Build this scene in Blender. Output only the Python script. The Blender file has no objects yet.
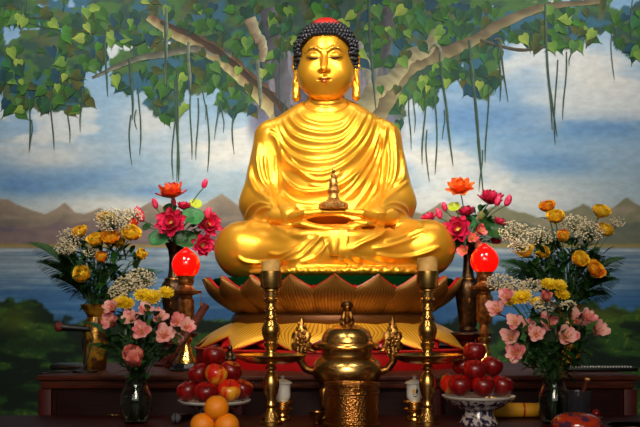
import bpy, math, random
import numpy as np
from mathutils import Vector, Matrix, Euler, Quaternion
from mathutils.bvhtree import BVHTree

random.seed(7); RNG = np.random.default_rng(11)
PI = math.pi
CAMY, CAMZ, FPX, HOR = -4.5, 1.2, 900.0, 315.0
sc = bpy.context.scene
COL = bpy.data.collections.new('altar_scene'); sc.collection.children.link(COL)

def W(px, py, Y):            # picture pixel at depth Y -> world point
    s = (Y - CAMY) / FPX
    return (px - 320.0) * s, Y, CAMZ + (HOR - py) * s
def WV(px, py, Y): return Vector(W(px, py, Y))
def lin(c):
    return tuple((x/12.92 if x <= .04045 else ((x+.055)/1.055)**2.4) for x in c[:3])

# ---------------------------------------------------------------- materials
def new_mat(name):
    m = bpy.data.materials.new(name); m.use_nodes = True
    nt = m.node_tree; b = nt.nodes['Principled BSDF']
    return m, nt, b
def mat(name, rgb, rough=.5, metal=0, var=.0, scale=20, bump=0, bscale=60, spec=None, coat=0, rgb2=None, emit=None, estr=0, sub=0, trans=0, ior=None, stretch=(1,1,1), lo=.4, hi=.6, alpha=None, sheen=0):
    m, nt, b = new_mat(name)
    b.inputs['Base Color'].default_value = (*lin(rgb), 1)
    b.inputs['Roughness'].default_value = rough
    b.inputs['Metallic'].default_value = metal
    if spec is not None: b.inputs['Specular IOR Level'].default_value = spec
    if coat: b.inputs['Coat Weight'].default_value = coat; b.inputs['Coat Roughness'].default_value = .08
    if sub: b.inputs['Subsurface Weight'].default_value = sub; b.inputs['Subsurface Radius'].default_value = (.01,.006,.004); b.inputs['Subsurface Scale'].default_value = .5
    if trans: b.inputs['Transmission Weight'].default_value = trans
    if ior: b.inputs['IOR'].default_value = ior
    if sheen: b.inputs['Sheen Weight'].default_value = sheen
    if emit: b.inputs['Emission Color'].default_value = (*lin(emit),1); b.inputs['Emission Strength'].default_value = estr
    tc = nt.nodes.new('ShaderNodeTexCoord'); mp = nt.nodes.new('ShaderNodeMapping'); mp.inputs['Scale'].default_value = stretch
    nt.links.new(tc.outputs['Object'], mp.inputs['Vector'])
    if rgb2 or var:
        n = nt.nodes.new('ShaderNodeTexNoise'); n.inputs['Scale'].default_value = scale; n.inputs['Detail'].default_value = 4
        nt.links.new(mp.outputs['Vector'], n.inputs['Vector'])
        r = nt.nodes.new('ShaderNodeValToRGB'); r.color_ramp.elements[0].position = lo; r.color_ramp.elements[1].position = hi
        c2 = rgb2 or tuple(x*(1-var) for x in rgb)
        r.color_ramp.elements[0].color = (*lin(rgb),1); r.color_ramp.elements[1].color = (*lin(c2),1)
        nt.links.new(n.outputs['Fac'], r.inputs['Fac']); nt.links.new(r.outputs['Color'], b.inputs['Base Color'])
    if bump:
        n2 = nt.nodes.new('ShaderNodeTexNoise'); n2.inputs['Scale'].default_value = bscale; n2.inputs['Detail'].default_value = 3
        nt.links.new(mp.outputs['Vector'], n2.inputs['Vector'])
        bp = nt.nodes.new('ShaderNodeBump'); bp.inputs['Strength'].default_value = bump; bp.inputs['Distance'].default_value = .004
        nt.links.new(n2.outputs['Fac'], bp.inputs['Height']); nt.links.new(bp.outputs['Normal'], b.inputs['Normal'])
    return m

M = {}
M['gold'] = mat('gold_leaf_paint', (.92,.66,.18), .34, .70, rgb2=(.89,.62,.15), scale=4)
M['hair'] = mat('blue_black_curl_paint', (.06,.06,.10), .48, spec=.5)
M['jewel'] = mat('red_crown_paint', (.66,.09,.05), .5)
M['pag'] = mat('gilt_bronze', (.80,.58,.30), .38, .7, rgb2=(.55,.36,.16), scale=90, bump=.3, bscale=150)
M['ink'] = mat('dark_brow_paint', (.16,.08,.02), .5)
M['lip'] = mat('red_brown_lip_paint', (.62,.27,.05), .35, .5)
M['brass'] = mat('polished_brass', (.93,.74,.42), .27, 1.0, rgb2=(.74,.56,.28), scale=14, bump=.03)
M['brassd'] = mat('aged_brass', (.70,.50,.24), .32, 1.0, rgb2=(.40,.26,.12), scale=40, bump=.35, bscale=110)
M['bronze'] = mat('dark_bronze', (.30,.20,.10), .35, .8, rgb2=(.18,.11,.06), scale=40)
M['redlac'] = mat('red_lacquer_wood', (.30,.045,.035), .5, rgb2=(.20,.03,.025), spec=.25, scale=5, stretch=(1,6,12), lo=.3, hi=.7)
M['redpaint'] = mat('red_painted_plinth', (.62,.03,.04), .35)
M['wood'] = mat('carved_rail_wood', (.36,.15,.07), .5, spec=.25, rgb2=(.20,.065,.04), scale=9, stretch=(1,8,14), bump=.3, bscale=70, lo=.3, hi=.7)
M['dkwood'] = mat('dark_cabinet_wood', (.15,.03,.025), .6, spec=.15, rgb2=(.10,.02,.02), scale=6, stretch=(1,8,12), lo=.3, hi=.7)
M['green'] = mat('green_velvet_cushion', (.010,.13,.045), .95, spec=0)
M['white'] = mat('white_porcelain', (.86,.84,.80), .2, coat=.3)
M['wax'] = mat('amber_candle_wax', (.86,.68,.38), .5, sub=.4, rgb2=(.76,.55,.28), scale=25)
M['stem'] = mat('green_stem', (.16,.30,.10), .6)
M['leaf'] = mat('dark_green_leaf', (.08,.22,.07), .45, rgb2=(.13,.32,.10), scale=30)
M['pad'] = mat('lily_pad_leaf', (.06,.33,.12), .5, rgb2=(.12,.42,.17), scale=30)
M['padlime'] = mat('lime_lotus_leaf', (.62,.68,.10), .5)
M['fern'] = mat('fern_green', (.10,.25,.08), .6, rgb2=(.16,.34,.12), scale=40)
M['black'] = mat('black_plastic', (.035,.035,.04), .4)
M['floor'] = mat('dark_stone_floor', (.22,.17,.14), .35, rgb2=(.16,.12,.10), scale=3)
M['plaster'] = mat('warm_plaster', (.40,.36,.32), .8, var=.1, scale=4)

# lotus petal wood: carved radiating grooves, dull gold over red wood
def petal_mat(name, c1, c2, metal=.5, rough=.4):
    m, nt, b = new_mat(name)
    uv = nt.nodes.new('ShaderNodeUVMap'); uv.uv_map = 'UVMap'
    mp = nt.nodes.new('ShaderNodeMapping'); mp.inputs['Scale'].default_value = (1,1,1)
    w = nt.nodes.new('ShaderNodeTexWave'); w.wave_type='BANDS'; w.bands_direction='X'
    w.inputs['Scale'].default_value = 2.6; w.inputs['Distortion'].default_value = .8; w.inputs['Detail'].default_value=2
    nt.links.new(uv.outputs['UV'], mp.inputs['Vector']); nt.links.new(mp.outputs['Vector'], w.inputs['Vector'])
    r = nt.nodes.new('ShaderNodeValToRGB')
    r.color_ramp.elements[0].position=.05; r.color_ramp.elements[1].position=.5
    r.color_ramp.elements[0].color=(*lin(c2),1); r.color_ramp.elements[1].color=(*lin(c1),1)
    nt.links.new(w.outputs['Fac'], r.inputs['Fac']); nt.links.new(r.outputs['Color'], b.inputs['Base Color'])
    b.inputs['Metallic'].default_value=metal; b.inputs['Roughness'].default_value=rough
    bp = nt.nodes.new('ShaderNodeBump'); bp.inputs['Strength'].default_value=.35; bp.inputs['Distance'].default_value=.003
    nt.links.new(w.outputs['Fac'], bp.inputs['Height']); nt.links.new(bp.outputs['Normal'], b.inputs['Normal'])
    return m
M['petal_up'] = petal_mat('carved_petal_shaded_gold', (.54,.36,.12), (.40,.23,.07), .5, .38)  # darker gold: shade on the upper petals is put into the colour
M['petal_dn'] = petal_mat('carved_petal_lit_gold', (.95,.70,.19), (.74,.47,.09), .55, .38)  # brighter gold: light on the lower petals is put into the colour

# ---------------------------------------------------------------- mesh builder
class MB:
    def __init__(s): s.v=[]; s.f=[]; s.m=[]; s.uv=[]
    def add(s, vs, fs, mi=0, uvs=None):
        o=len(s.v); s.v.extend([tuple(v) for v in vs])
        for k,f in enumerate(fs):
            s.f.append([i+o for i in f]); s.m.append(mi if isinstance(mi,int) else mi[k])
        s.uv.extend(uvs if uvs is not None else [(0,0)]*len(vs))
        return s
    def xf(s, mtx, start=0):
        s.v[start:]=[tuple(mtx @ Vector(v)) for v in s.v[start:]]; return s
    def lathe(s, prof, seg=32, mi=0, c=(0,0,0), sx=1, sy=1):
        vs=[];fs=[]; n=len(prof)
        for r,z in prof:
            for k in range(seg):
                a=2*PI*k/seg; vs.append((c[0]+r*sx*math.cos(a), c[1]+r*sy*math.sin(a), c[2]+z))
        for i in range(n-1):
            for k in range(seg):
                k2=(k+1)%seg; fs.append((i*seg+k,i*seg+k2,(i+1)*seg+k2,(i+1)*seg+k))
        if prof[0][0]>1e-5: fs.append(tuple(range(seg))[::-1])
        if prof[-1][0]>1e-5: fs.append(tuple((n-1)*seg+k for k in range(seg)))
        return s.add(vs,fs,mi)
    def tube(s, pts, rad, seg=8, mi=0, cap=True):
        pts=[Vector(p) for p in pts]; n=len(pts)
        if not hasattr(rad,'__len__'): rad=[rad]*n
        up=Vector((0,0,1)); vs=[];fs=[]; prev=None
        for i,p in enumerate(pts):
            t=(pts[min(i+1,n-1)]-pts[max(i-1,0)]).normalized()
            if prev is None:
                a = Vector((1,0,0)) if abs(t.z)>.9 else up
                x=t.cross(a).normalized()
            else:
                x=(prev-t*prev.dot(t)).normalized()
            prev=x; y=t.cross(x)
            for k in range(seg):
                an=2*PI*k/seg; vs.append(p+(x*math.cos(an)+y*math.sin(an))*rad[i])
        for i in range(n-1):
            for k in range(seg):
                k2=(k+1)%seg; fs.append((i*seg+k,i*seg+k2,(i+1)*seg+k2,(i+1)*seg+k))
        if cap: fs.append(tuple(range(seg))[::-1]); fs.append(tuple((n-1)*seg+k for k in range(seg)))
        return s.add(vs,fs,mi)
    def box(s, x0,x1,y0,y1,z0,z1, mi=0, bev=0):
        if bev<=0:
            vs=[(x,y,z) for x in (x0,x1) for y in (y0,y1) for z in (z0,z1)]
            fs=[(0,1,3,2),(4,6,7,5),(0,4,5,1),(2,3,7,6),(0,2,6,4),(1,5,7,3)]
            return s.add(vs,fs,mi)
        import bmesh
        bm=bmesh.new(); bmesh.ops.create_cube(bm,size=1)
        for v in bm.verts: v.co=Vector(((x0+x1)/2+v.co.x*(x1-x0),(y0+y1)/2+v.co.y*(y1-y0),(z0+z1)/2+v.co.z*(z1-z0)))
        bmesh.ops.bevel(bm,geom=bm.edges[:],offset=bev,segments=2,affect='EDGES',profile=.5)
        bm.verts.index_update()
        s.add([v.co[:] for v in bm.verts],[[v.index for v in f.verts] for f in bm.faces],mi); bm.free(); return s
    def ell(s, c, r, su=16, sv=10, mi=0, rot=None):
        if not hasattr(r,'__len__'): r=(r,r,r)
        vs=[(0,0,r[2])];fs=[]
        for i in range(1,sv):
            t=PI*i/sv
            for k in range(su):
                a=2*PI*k/su; vs.append((r[0]*math.sin(t)*math.cos(a), r[1]*math.sin(t)*math.sin(a), r[2]*math.cos(t)))
        vs.append((0,0,-r[2])); last=len(vs)-1
        for k in range(su): fs.append((0,1+k,1+(k+1)%su))
        for i in range(sv-2):
            for k in range(su):
                a=1+i*su+k;b=1+i*su+(k+1)%su; fs.append((a,a+su,b+su,b))
        b0=1+(sv-2)*su
        for k in range(su): fs.append((last,b0+(k+1)%su,b0+k))
        out=[]
        for v in vs:
            v=Vector(v)
            if rot is not None: v=rot@v
            out.append(v+Vector(c))
        return s.add(out,fs,mi)
    def grid(s, P, mi=0, closed=False, uv=True):     # P[i][j] points
        n=len(P); m=len(P[0]); vs=[p for row in P for p in row]; fs=[]
        for i in range(n-1):
            for j in range(m-1): fs.append((i*m+j,i*m+j+1,(i+1)*m+j+1,(i+1)*m+j))
            if closed: fs.append((i*m+m-1,i*m,(i+1)*m,(i+1)*m+m-1))
        uvs=[(j/(m-1)*2-1, i/(n-1)) for i in range(n) for j in range(m)]
        return s.add(vs,fs,mi,uvs)
    def build(s, name, mats, parent=None, loc=(0,0,0), smooth=True, rot=None, angle=None, solid=0):
        me=bpy.data.meshes.new(name); me.from_pydata(s.v,[],s.f)
        if not isinstance(mats,(list,tuple)): mats=[mats]
        for m in mats: me.materials.append(M[m] if isinstance(m,str) else m)
        if len(mats)>1: me.polygons.foreach_set('material_index', s.m)
        u=me.uv_layers.new(name='UVMap'); li=np.zeros(len(me.loops),dtype=np.int32); me.loops.foreach_get('vertex_index',li)
        u.data.foreach_set('uv', np.array(s.uv,dtype=np.float32)[li].ravel())
        if smooth: me.polygons.foreach_set('use_smooth',[True]*len(me.polygons))
        me.update()
        if smooth and angle is not None:
            try: me.set_sharp_from_angle(angle=angle)
            except Exception: pass
        o=bpy.data.objects.new(name,me); COL.objects.link(o); o.location=loc
        if rot: o.rotation_euler=rot
        if parent is not None: o.parent=parent
        if solid:
            md=o.modifiers.new('solid','SOLIDIFY'); md.thickness=solid; md.offset=0
        return o
def tag(o, label=None, cat=None, group=None, kind=None):
    if label: o['label']=label
    if cat: o['category']=cat
    if group: o['group']=group
    if kind: o['kind']=kind
    return o
def thing(name, label, cat, loc=(0,0,0), rz=0, group=None, rot=None):
    o=bpy.data.objects.new(name,None); COL.objects.link(o); o.empty_display_size=.05
    o.location=loc; o.rotation_euler=rot or (0,0,rz)
    return tag(o,label,cat,group)
def dup(root, name, label, loc, rz=0, group=None, mods=None):
    r=root.copy(); r.name=name; COL.objects.link(r); r.location=loc; r.rotation_euler=(0,0,rz); r['label']=label
    if group: r['group']=group
    for ch in list(root.children):
        c=ch.copy(); COL.objects.link(c); c.parent=r
        for g in ch.children:
            d=g.copy(); COL.objects.link(d); d.parent=c
    return r

# ---------------------------------------------------------------- noise
_lat=np.random.default_rng(5).random((256,256))
def vnoise(x,y,seed=0):
    x=np.asarray(x,float)+seed*17.3; y=np.asarray(y,float)+seed*9.1
    xi=np.floor(x).astype(int); yi=np.floor(y).astype(int); fx=x-xi; fy=y-yi
    fx=fx*fx*(3-2*fx); fy=fy*fy*(3-2*fy)
    g=lambda a,b:_lat[a%256,b%256]
    return (g(xi,yi)*(1-fx)+g(xi+1,yi)*fx)*(1-fy)+(g(xi,yi+1)*(1-fx)+g(xi+1,yi+1)*fx)*fy
def fbm(x,y,seed=0,o=4):
    r=0;a=.5
    for i in range(o): r=r+a*vnoise(x*2**i,y*2**i,seed+i); a*=.5
    return r/(1-.5**o)
def sstep(a,b,x):
    t=np.clip((x-a)/(b-a),0,1); return t*t*(3-2*t)

# ---------------------------------------------------------------- SDF + surface nets
class Field:
    def __init__(s, lo, hi, h):
        s.lo=np.array(lo,dtype=np.float32); s.h=h
        n=[int((hi[i]-lo[i])/h)+2 for i in range(3)]
        ax=[(s.lo[i]+h*np.arange(n[i])).astype(np.float32) for i in range(3)]
        s.X=ax[0][:,None,None]; s.Y=ax[1][None,:,None]; s.Z=ax[2][None,None,:]
        s.D=np.full(n,10,dtype=np.float32)
    def ellipsoid(s,c,r,yaw=0,roll=0):
        x=s.X-c[0]; y=s.Y-c[1]; z=s.Z-c[2]
        if yaw:
            ca,sa=math.cos(yaw),math.sin(yaw); x,y=ca*x+sa*y,-sa*x+ca*y
        if roll:
            ca,sa=math.cos(roll),math.sin(roll); x,z=ca*x+sa*z,-sa*x+ca*z
        a=(x/r[0])**2+(y/r[1])**2+(z/r[2])**2
        b=(x/r[0]**2)**2+(y/r[1]**2)**2+(z/r[2]**2)**2
        k0=np.sqrt(a); k1=np.sqrt(b)+1e-6
        return (k0*(k0-1)/k1).astype(np.float32)
    def cone(s,a,b,ra,rb,flat=None):
        a=np.array(a,dtype=np.float32); b=np.array(b,dtype=np.float32); d=b-a; L=float((d*d).sum())+1e-9
        px=s.X-a[0]; py=s.Y-a[1]; pz=s.Z-a[2]
        t=np.clip((px*d[0]+py*d[1]+pz*d[2])/L,0,1)
        fx,fy,fz=flat or (1,1,1)
        return np.sqrt(((px-t*d[0])*fx)**2+((py-t*d[1])*fy)**2+((pz-t*d[2])*fz)**2)-(ra+(rb-ra)*t)
    def chain(s,pts,rs,k=.01):
        r=None
        for i in range(len(pts)-1):
            c=s.cone(pts[i],pts[i+1],rs[i],rs[i+1]); r=c if r is None else s.smin(r,c,k)
        return r
    @staticmethod
    def smin(a,b,k):
        if k<=0: return np.minimum(a,b)
        h=np.clip(.5+.5*(b-a)/k,0,1); return b*(1-h)+a*h-k*h*(1-h)
    def add(s,d,k=.02): s.D=s.smin(s.D,d,k).astype(np.float32); return s
    def sub(s,d,k=.01): s.D=(-s.smin(-s.D,d,k)).astype(np.float32); return s
    def mesh(s):
        F=s.D; ins=F<0; nx,ny,nz=F.shape
        cs=np.zeros((nx-1,ny-1,nz-1),np.uint8)
        for i in (0,1):
            for j in (0,1):
                for k in (0,1): cs+=ins[i:nx-1+i,j:ny-1+j,k:nz-1+k]
        act=(cs>0)&(cs<8); I=np.argwhere(act); idx=np.full(act.shape,-1,np.int32); idx[act]=np.arange(len(I))
        P=np.zeros((len(I),3)); C=np.zeros(len(I))
        corners=[(i,j,k) for i in (0,1) for j in (0,1) for k in (0,1)]
        val={c:F[I[:,0]+c[0],I[:,1]+c[1],I[:,2]+c[2]] for c in corners}
        for c in corners:
            for ax in range(3):
                if c[ax]==0:
                    e=list(c); e[ax]=1; e=tuple(e); a=val[c]; b=val[e]; m=(a<0)!=(b<0)
                    t=np.where(m,a/np.where(a==b,1,a-b),0)
                    p=np.array(c,float)[None,:].repeat(len(I),0); p[:,ax]+=t
                    P[m]+=p[m]; C[m]+=1
        V=(I+P/C[:,None])*s.h+s.lo
        Q=[]
        for ax in range(3):
            a1,a2=[(1,2),(2,0),(0,1)][ax]
            sl0=[slice(1,-1)]*3; sl0[ax]=slice(0,-1); sl1=[slice(1,-1)]*3; sl1[ax]=slice(1,None)
            A=ins[tuple(sl0)]; B=ins[tuple(sl1)]; off=np.array([1,1,1]); off[ax]=0
            for cond,flip in ((A&~B,False),(~A&B,True)):
                E=np.argwhere(cond)+off
                def g(d1,d2):
                    q=E.copy(); q[:,a1]-=d1; q[:,a2]-=d2; return idx[q[:,0],q[:,1],q[:,2]]
                q=np.stack([g(1,1),g(0,1),g(0,0),g(1,0)],1)
                if flip: q=q[:,::-1]
                Q.append(q)
        Q=np.concatenate(Q); Q=Q[(Q>=0).all(1)]
        return V,Q
def vnormals(V,Q):
    n=np.cross(V[Q[:,2]]-V[Q[:,0]],V[Q[:,3]]-V[Q[:,1]]); N=np.zeros_like(V)
    for k in range(4): np.add.at(N,Q[:,k],n)
    return N/(np.linalg.norm(N,axis=1)[:,None]+1e-12)
def relax(V,Q,it=2,lam=.5):
    for _ in range(it):
        S=np.zeros_like(V); C=np.zeros(len(V))
        for k in range(4):
            for d in (1,3):
                np.add.at(S,Q[:,k],V[Q[:,(k+d)%4]]); np.add.at(C,Q[:,k],1)
        V=V*(1-lam)+lam*S/np.maximum(C,1)[:,None]
    return V
def np_mesh(name,V,Q,mats,parent=None,origin=(0,0,0),loc=None):
    me=bpy.data.meshes.new(name); me.from_pydata((V-np.array(origin)).tolist(),[],Q.tolist())
    for m in (mats if isinstance(mats,list) else [mats]): me.materials.append(M[m])
    me.polygons.foreach_set('use_smooth',[True]*len(me.polygons)); me.update()
    o=bpy.data.objects.new(name,me); COL.objects.link(o); o.location=loc if loc is not None else (0,0,0)
    if parent: o.parent=parent
    return o
# ================================================================ THE SETTING
MB().box(-3.6,3.6,-5.6,1.36,-.05,0).build('floor','floor',smooth=False)['kind']='structure'
MB().box(-3.6,3.6,1.36,1.46,0,4.4).build('wall_back','plaster',smooth=False)['kind']='structure'

# ---------------------------------------------------------------- the mural
YW=1.3
PXM=900.0/(YW-CAMY)
def mix(a,b,t): t=np.asarray(t)[...,None]; return a*(1-t)+b*t
def mural_base(px,py):
    A=lambda *c: np.broadcast_to(np.array(c,float),px.shape+(3,))
    n1=fbm(px/95,py/38,1,5); n2=fbm(px/30+3,py/9,7,4); n3=fbm(px/160,py/60,3,4)
    sky=mix(A(.50,.65,.78),A(.57,.70,.80),sstep(0,120,py))
    sky=mix(sky,A(.66,.71,.72),sstep(120,235,py)*.85)
    cl=sstep(.50,.60,n1+(n2-.5)*.12)*.85; sky=mix(sky,A(.84,.85,.84),cl)
    sky=mix(sky,A(.42,.60,.77),sstep(.52,.70,n3)*.6*(1-sstep(170,230,py)))
    # painted deep blue strokes
    def blot(cx,cy,rx,ry): return np.exp(-((px-cx)/rx)**2-((py-cy)/ry)**2)
    st=blot(60,175,60,12)+blot(35,187,40,8)+blot(470,118,60,14)+blot(600,128,50,12)+blot(545,165,50,10)+blot(160,192,40,7)
    sky=mix(sky,A(.30,.50,.72),np.clip(st*(.4+n2*.6),0,.6))
    cs=blot(45,155,60,16)+blot(220,150,50,25)+blot(150,120,30,20)+blot(520,195,70,18)+blot(600,70,40,30)+blot(440,160,35,14)+blot(110,207,70,10)
    sky=mix(sky,A(.85,.84,.81),np.clip(cs*(.45+n2*.7),0,.75))
    sky=mix(sky,A(.80,.78,.72),np.clip(sstep(195,235,py)*.5,0,1))
    # mountains
    def ridge(pts,amp,seed):
        xs=[p[0] for p in pts]; ys=[p[1] for p in pts]
        return np.interp(px,xs,ys)+(fbm(px/14,px*0+seed,seed,4)-.5)*amp
    r1=ridge([(-200,225),(-60,210),(0,199),(8,200),(22,207),(45,213),(55,209),(65,203),(74,211),(84,214),(100,207),(120,217),(150,203),(190,214),(222,193),(240,206),(300,214),(400,207),(422,214),(440,203),(452,207),(470,217),(492,206),(502,204),(520,213),(545,219),(570,211),(583,202),(596,211),(605,214),(627,197),(640,205),(720,214),(840,206)],5,2)
    m=sstep(-1.0,1.0,py-r1); mc=mix(A(.56,.50,.43),A(.43,.40,.37),sstep(0,26,py-r1)); mc=mix(mc,A(.47,.48,.37),sstep(300,520,px)*.8)
    mc=mix(mc,A(.66,.58,.50),sstep(.5,.75,n2)*.5); sky=mix(sky,mc,m)
    r2=ridge([(-200,228),(0,226),(30,228),(60,223),(95,219),(120,222),(170,228),(220,226),(400,226),(440,222),(480,226),(520,222),(560,230),(610,223),(840,228)],6,9)
    m=sstep(-1.2,1.2,py-r2); mc=mix(A(.40,.36,.40),A(.48,.41,.40),sstep(.4,.6,n2)); mc=mix(mc,A(.38,.42,.35),sstep(300,520,px)*.8); sky=mix(sky,mc,m)
    sky=mix(sky,A(.60,.52,.25),np.exp(-((py-246)/2.2)**2)*.8)
    # lake
    lake=mix(A(.50,.56,.60),A(.20,.38,.56),sstep(248,315,py)); lake=mix(lake,A(.66,.70,.72),np.exp(-((py-250.5)/2.)**2)*.8)
    st2=fbm(px/70,py/2.6,21,4); lake=mix(lake,A(.62,.68,.70),sstep(.52,.75,st2)*.5*(1-sstep(260,310,py)*.6)); lake=mix(lake,A(.13,.30,.50),sstep(.55,.35,st2)*.35)
    sky=mix(sky,lake,sstep(247,249,py))
    # grass bank
    gb=np.interp(px,[-200,0,20,40,55,90,150,300,440,480,520,545,575,600,640,840],[285,301,300,303,318,321,316,322,322,318,322,312,302,306,312,290])+(fbm(px/9,py/9,30,3)-.5)*13
    g=sstep(-2,2,py-gb); gn=fbm(px/26+py/30,py/9-px/60,33,4); gf=fbm(px/3,py/3,39,2)
    gc=mix(A(.04,.11,.065),A(.15,.29,.10),sstep(.38,.62,gn)); gc=mix(gc,A(.50,.52,.20),np.clip(sstep(.55,.8,gf)*.45*sstep(.45,.6,gn),0,1))
    gc=mix(gc,A(.40,.45,.12),np.clip(blot(16,320,22,14)+blot(595,315,35,10),0,1)*.6)
    gc=mix(gc,A(.02,.09,.05),np.clip(blot(40,345,60,8)+blot(30,392,50,8)+blot(80,318,50,5),0,1)*.7)
    sky=mix(sky,gc,g)
    # banyan crown: deep undertone, and the misty trunk behind the head
    cr=np.full_like(px,-1.0)
    for cx,cy,rx,ry in CANOPY:
        dx=(px-cx)/rx; dy=(py-cy)/ry; cr=np.maximum(cr,1-np.sqrt(dx*dx+dy*dy))
    cr=cr+(fbm(px/8,py/8,40,3)-.5)*.55
    cc=mix(A(.18,.30,.26),A(.27,.42,.22),sstep(.4,.6,fbm(px/16,py/12,44,3))); cc=mix(cc,A(.20,.38,.46),sstep(.55,.68,fbm(px/20,py/15,47,3)))
    cc=mix(cc,A(.34,.36,.22),sstep(.58,.7,fbm(px/11,py/14,51,3))*.7)
    sky=mix(sky,cc,sstep(.0,.06,cr))
    tr=sstep(250,262,px+(py-60)*.10*np.sign(py-60))*(1-sstep(382,398,px-np.clip(py-80,0,60)*.25))*sstep(-40,10,py)*(1-sstep(122,150,py))
    tn=fbm(px/5,py/45,60,4)
    tc=mix(A(.30,.30,.36),A(.50,.48,.52),sstep(.38,.65,tn)); tc=mix(tc,A(.42,.42,.30),sstep(.5,.8,fbm(px/4,py/30,66,3))*.5)
    tc=mix(tc,A(.50,.52,.64),sstep(90,125,py)*.6)
    low=sstep(278,290,px-np.abs(py-230)*0)*(1-sstep(365,378,px))*sstep(118,140,py)*(1-sstep(318,330,py))
    sky=mix(sky,mix(A(.34,.32,.34),A(.46,.44,.42),sstep(.4,.6,tn)),low)
    top=1-sstep(20,75,py+(n2-.5)*40)
    sky=mix(sky,tc,tr*(1-top*.85))
    return np.clip(sky,0,1)
CANOPY=[(45,62,44,36),(82,48,28,24),(18,92,16,22),(60,98,34,14),(150,20,62,24),(112,28,50,14),(150,70,44,26),(165,98,22,22),(195,72,30,22),(228,60,36,32),(240,96,24,18),(215,30,50,32),(270,25,34,36),(255,60,22,30),(310,22,44,30),
 (345,25,44,38),(385,30,44,38),(430,22,48,28),(402,78,26,24),(388,108,18,24),(440,62,24,24),(480,66,20,32),(428,88,14,16),(470,22,44,22),(520,20,40,22),(565,28,30,22),(595,18,30,16),(545,38,24,10),
 (-40,60,50,50),(-110,40,60,50),(-60,10,90,20),(660,30,50,30),(720,40,50,36),(780,20,60,30),(60,15,60,10),(300,-30,420,50)]
def build_mural():
    mb_v=[];mb_c=[];mb_f=[]
    step=1.5; xs=np.arange(-190,832,step); ys=np.arange(-88,500,step)
    PXg,PYg=np.meshgrid(xs,ys,indexing='ij'); C=mural_base(PXg,PYg)
    k=(YW-CAMY)/FPX
    V=np.stack([(PXg-320)*k, np.full_like(PXg,YW), CAMZ+(HOR-PYg)*k],-1).reshape(-1,3)
    nx,ny=PXg.shape; id_=np.arange(nx*ny).reshape(nx,ny)
    Q=np.stack([id_[:-1,1:],id_[1:,1:],id_[1:,:-1],id_[:-1,:-1]],-1).reshape(-1,4)
    mb_v=V.tolist(); mb_c=C.reshape(-1,3).tolist(); mb_f=Q.tolist()
    lay=[0]
    def poly(pts,cols,L):
        o=len(mb_v)
        for (x,y),c in zip(pts,cols):
            mb_v.append(((x-320)*k, YW-L, CAMZ+(HOR-y)*k)); mb_c.append(list(c))
        return o
    def strip(path,widths,cl,cr,L,jit=.0):
        # painted stroke with its two edge colours
        lay[0]+=1; L=L+lay[0]*1.7e-5; P=[]; n=len(path); sub=[]
        for i in range(n-1):
            for t in np.linspace(0,1,6,endpoint=False):
                p0=path[max(i-1,0)];p1=path[i];p2=path[i+1];p3=path[min(i+2,n-1)]
                f=lambda a,b,c,d:.5*((2*b)+(-a+c)*t+(2*a-5*b+4*c-d)*t*t+(-a+3*b-3*c+d)*t**3)
                sub.append((f(p0[0],p1[0],p2[0],p3[0]),f(p0[1],p1[1],p2[1],p3[1]),widths[i]+(widths[i+1]-widths[i])*t))
        sub.append((*path[-1],widths[-1]))
        cl=np.array(cl);cr=np.array(cr);cm=(cl+cr)/2
        for i,(x,y,w) in enumerate(sub):
            a=sub[min(i+1,len(sub)-1)]; b=sub[max(i-1,0)]; dx,dy=a[0]-b[0],a[1]-b[1]; l=math.hypot(dx,dy)+1e-6; nxx,nyy=-dy/l,dx/l
            jl=1+random.uniform(-jit,jit); jr=1+random.uniform(-jit,jit); b1=random.uniform(.85,1.15)
            row=[(x-nxx*w/2*jl,y-nyy*w/2*jl),(x,y),(x+nxx*w/2*jr,y+nyy*w/2*jr)]
            o=poly(row,[cl*b1,cm*random.uniform(.8,1.1),cr*random.uniform(.85,1.15)],L)
            if i>0:
                for q in (0,1): mb_f.append([o-3+q,o-2+q,o+1+q,o+q])
    def leaf(x,y,s,ang,c1,c2,L):
        sh=[(0,-.30),(-.30,-.46),(-.52,-.22),(-.50,.08),(-.26,.42),(-.05,.72),(0,1.05),(.05,.72),(.28,.42),(.50,.08),(.52,-.22),(.30,-.46)]
        ca,sa=math.cos(ang),math.sin(ang); j=random.uniform(.75,1.05)
        pts=[(x,y)]+[(x+s*(a*j*ca-b*sa),y+s*(a*j*sa+b*ca)) for a,b in sh]
        cols=[(np.array(c1)+c2)/2]+[c1 if a<0.02 else c2 for a,b in sh]
        o=poly(pts,cols,L)
        for i in range(12): mb_f.append([o,o+1+i,o+1+(i+1)%12])
    cr_l=(.70,.66,.46); br=(.36,.24,.16); gy=(.42,.40,.33); dk=(.20,.18,.15); dgreen=(.20,.30,.24); vine=(.25,.34,.28)
    # leaves under the branches
    greens=[((.10,.24,.20),(.14,.30,.24)),((.12,.28,.34),(.10,.24,.30)),((.20,.38,.14),(.14,.30,.14)),((.26,.44,.17),(.18,.36,.14)),((.30,.34,.16),(.20,.26,.14)),((.16,.34,.22),(.12,.26,.18))]
    brights=[((.44,.58,.24),(.33,.48,.20)),((.54,.64,.26),(.42,.54,.22)),((.33,.50,.24),(.26,.42,.22)),((.60,.66,.28),(.46,.55,.24)),((.20,.44,.26),(.16,.36,.22)),((.26,.50,.16),(.20,.40,.14))]
    BRP=[(300,150),(285,118),(268,100),(245,78),(222,58),(196,42),(170,30),(148,17),None,(232,55),(190,49),(140,58),(105,72),None,(250,18),(263,46),(262,62),None,(372,118),(388,92),(404,72),(425,60),(452,50),(478,38),(505,22),(545,7),None,(408,58),(437,30)]
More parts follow.
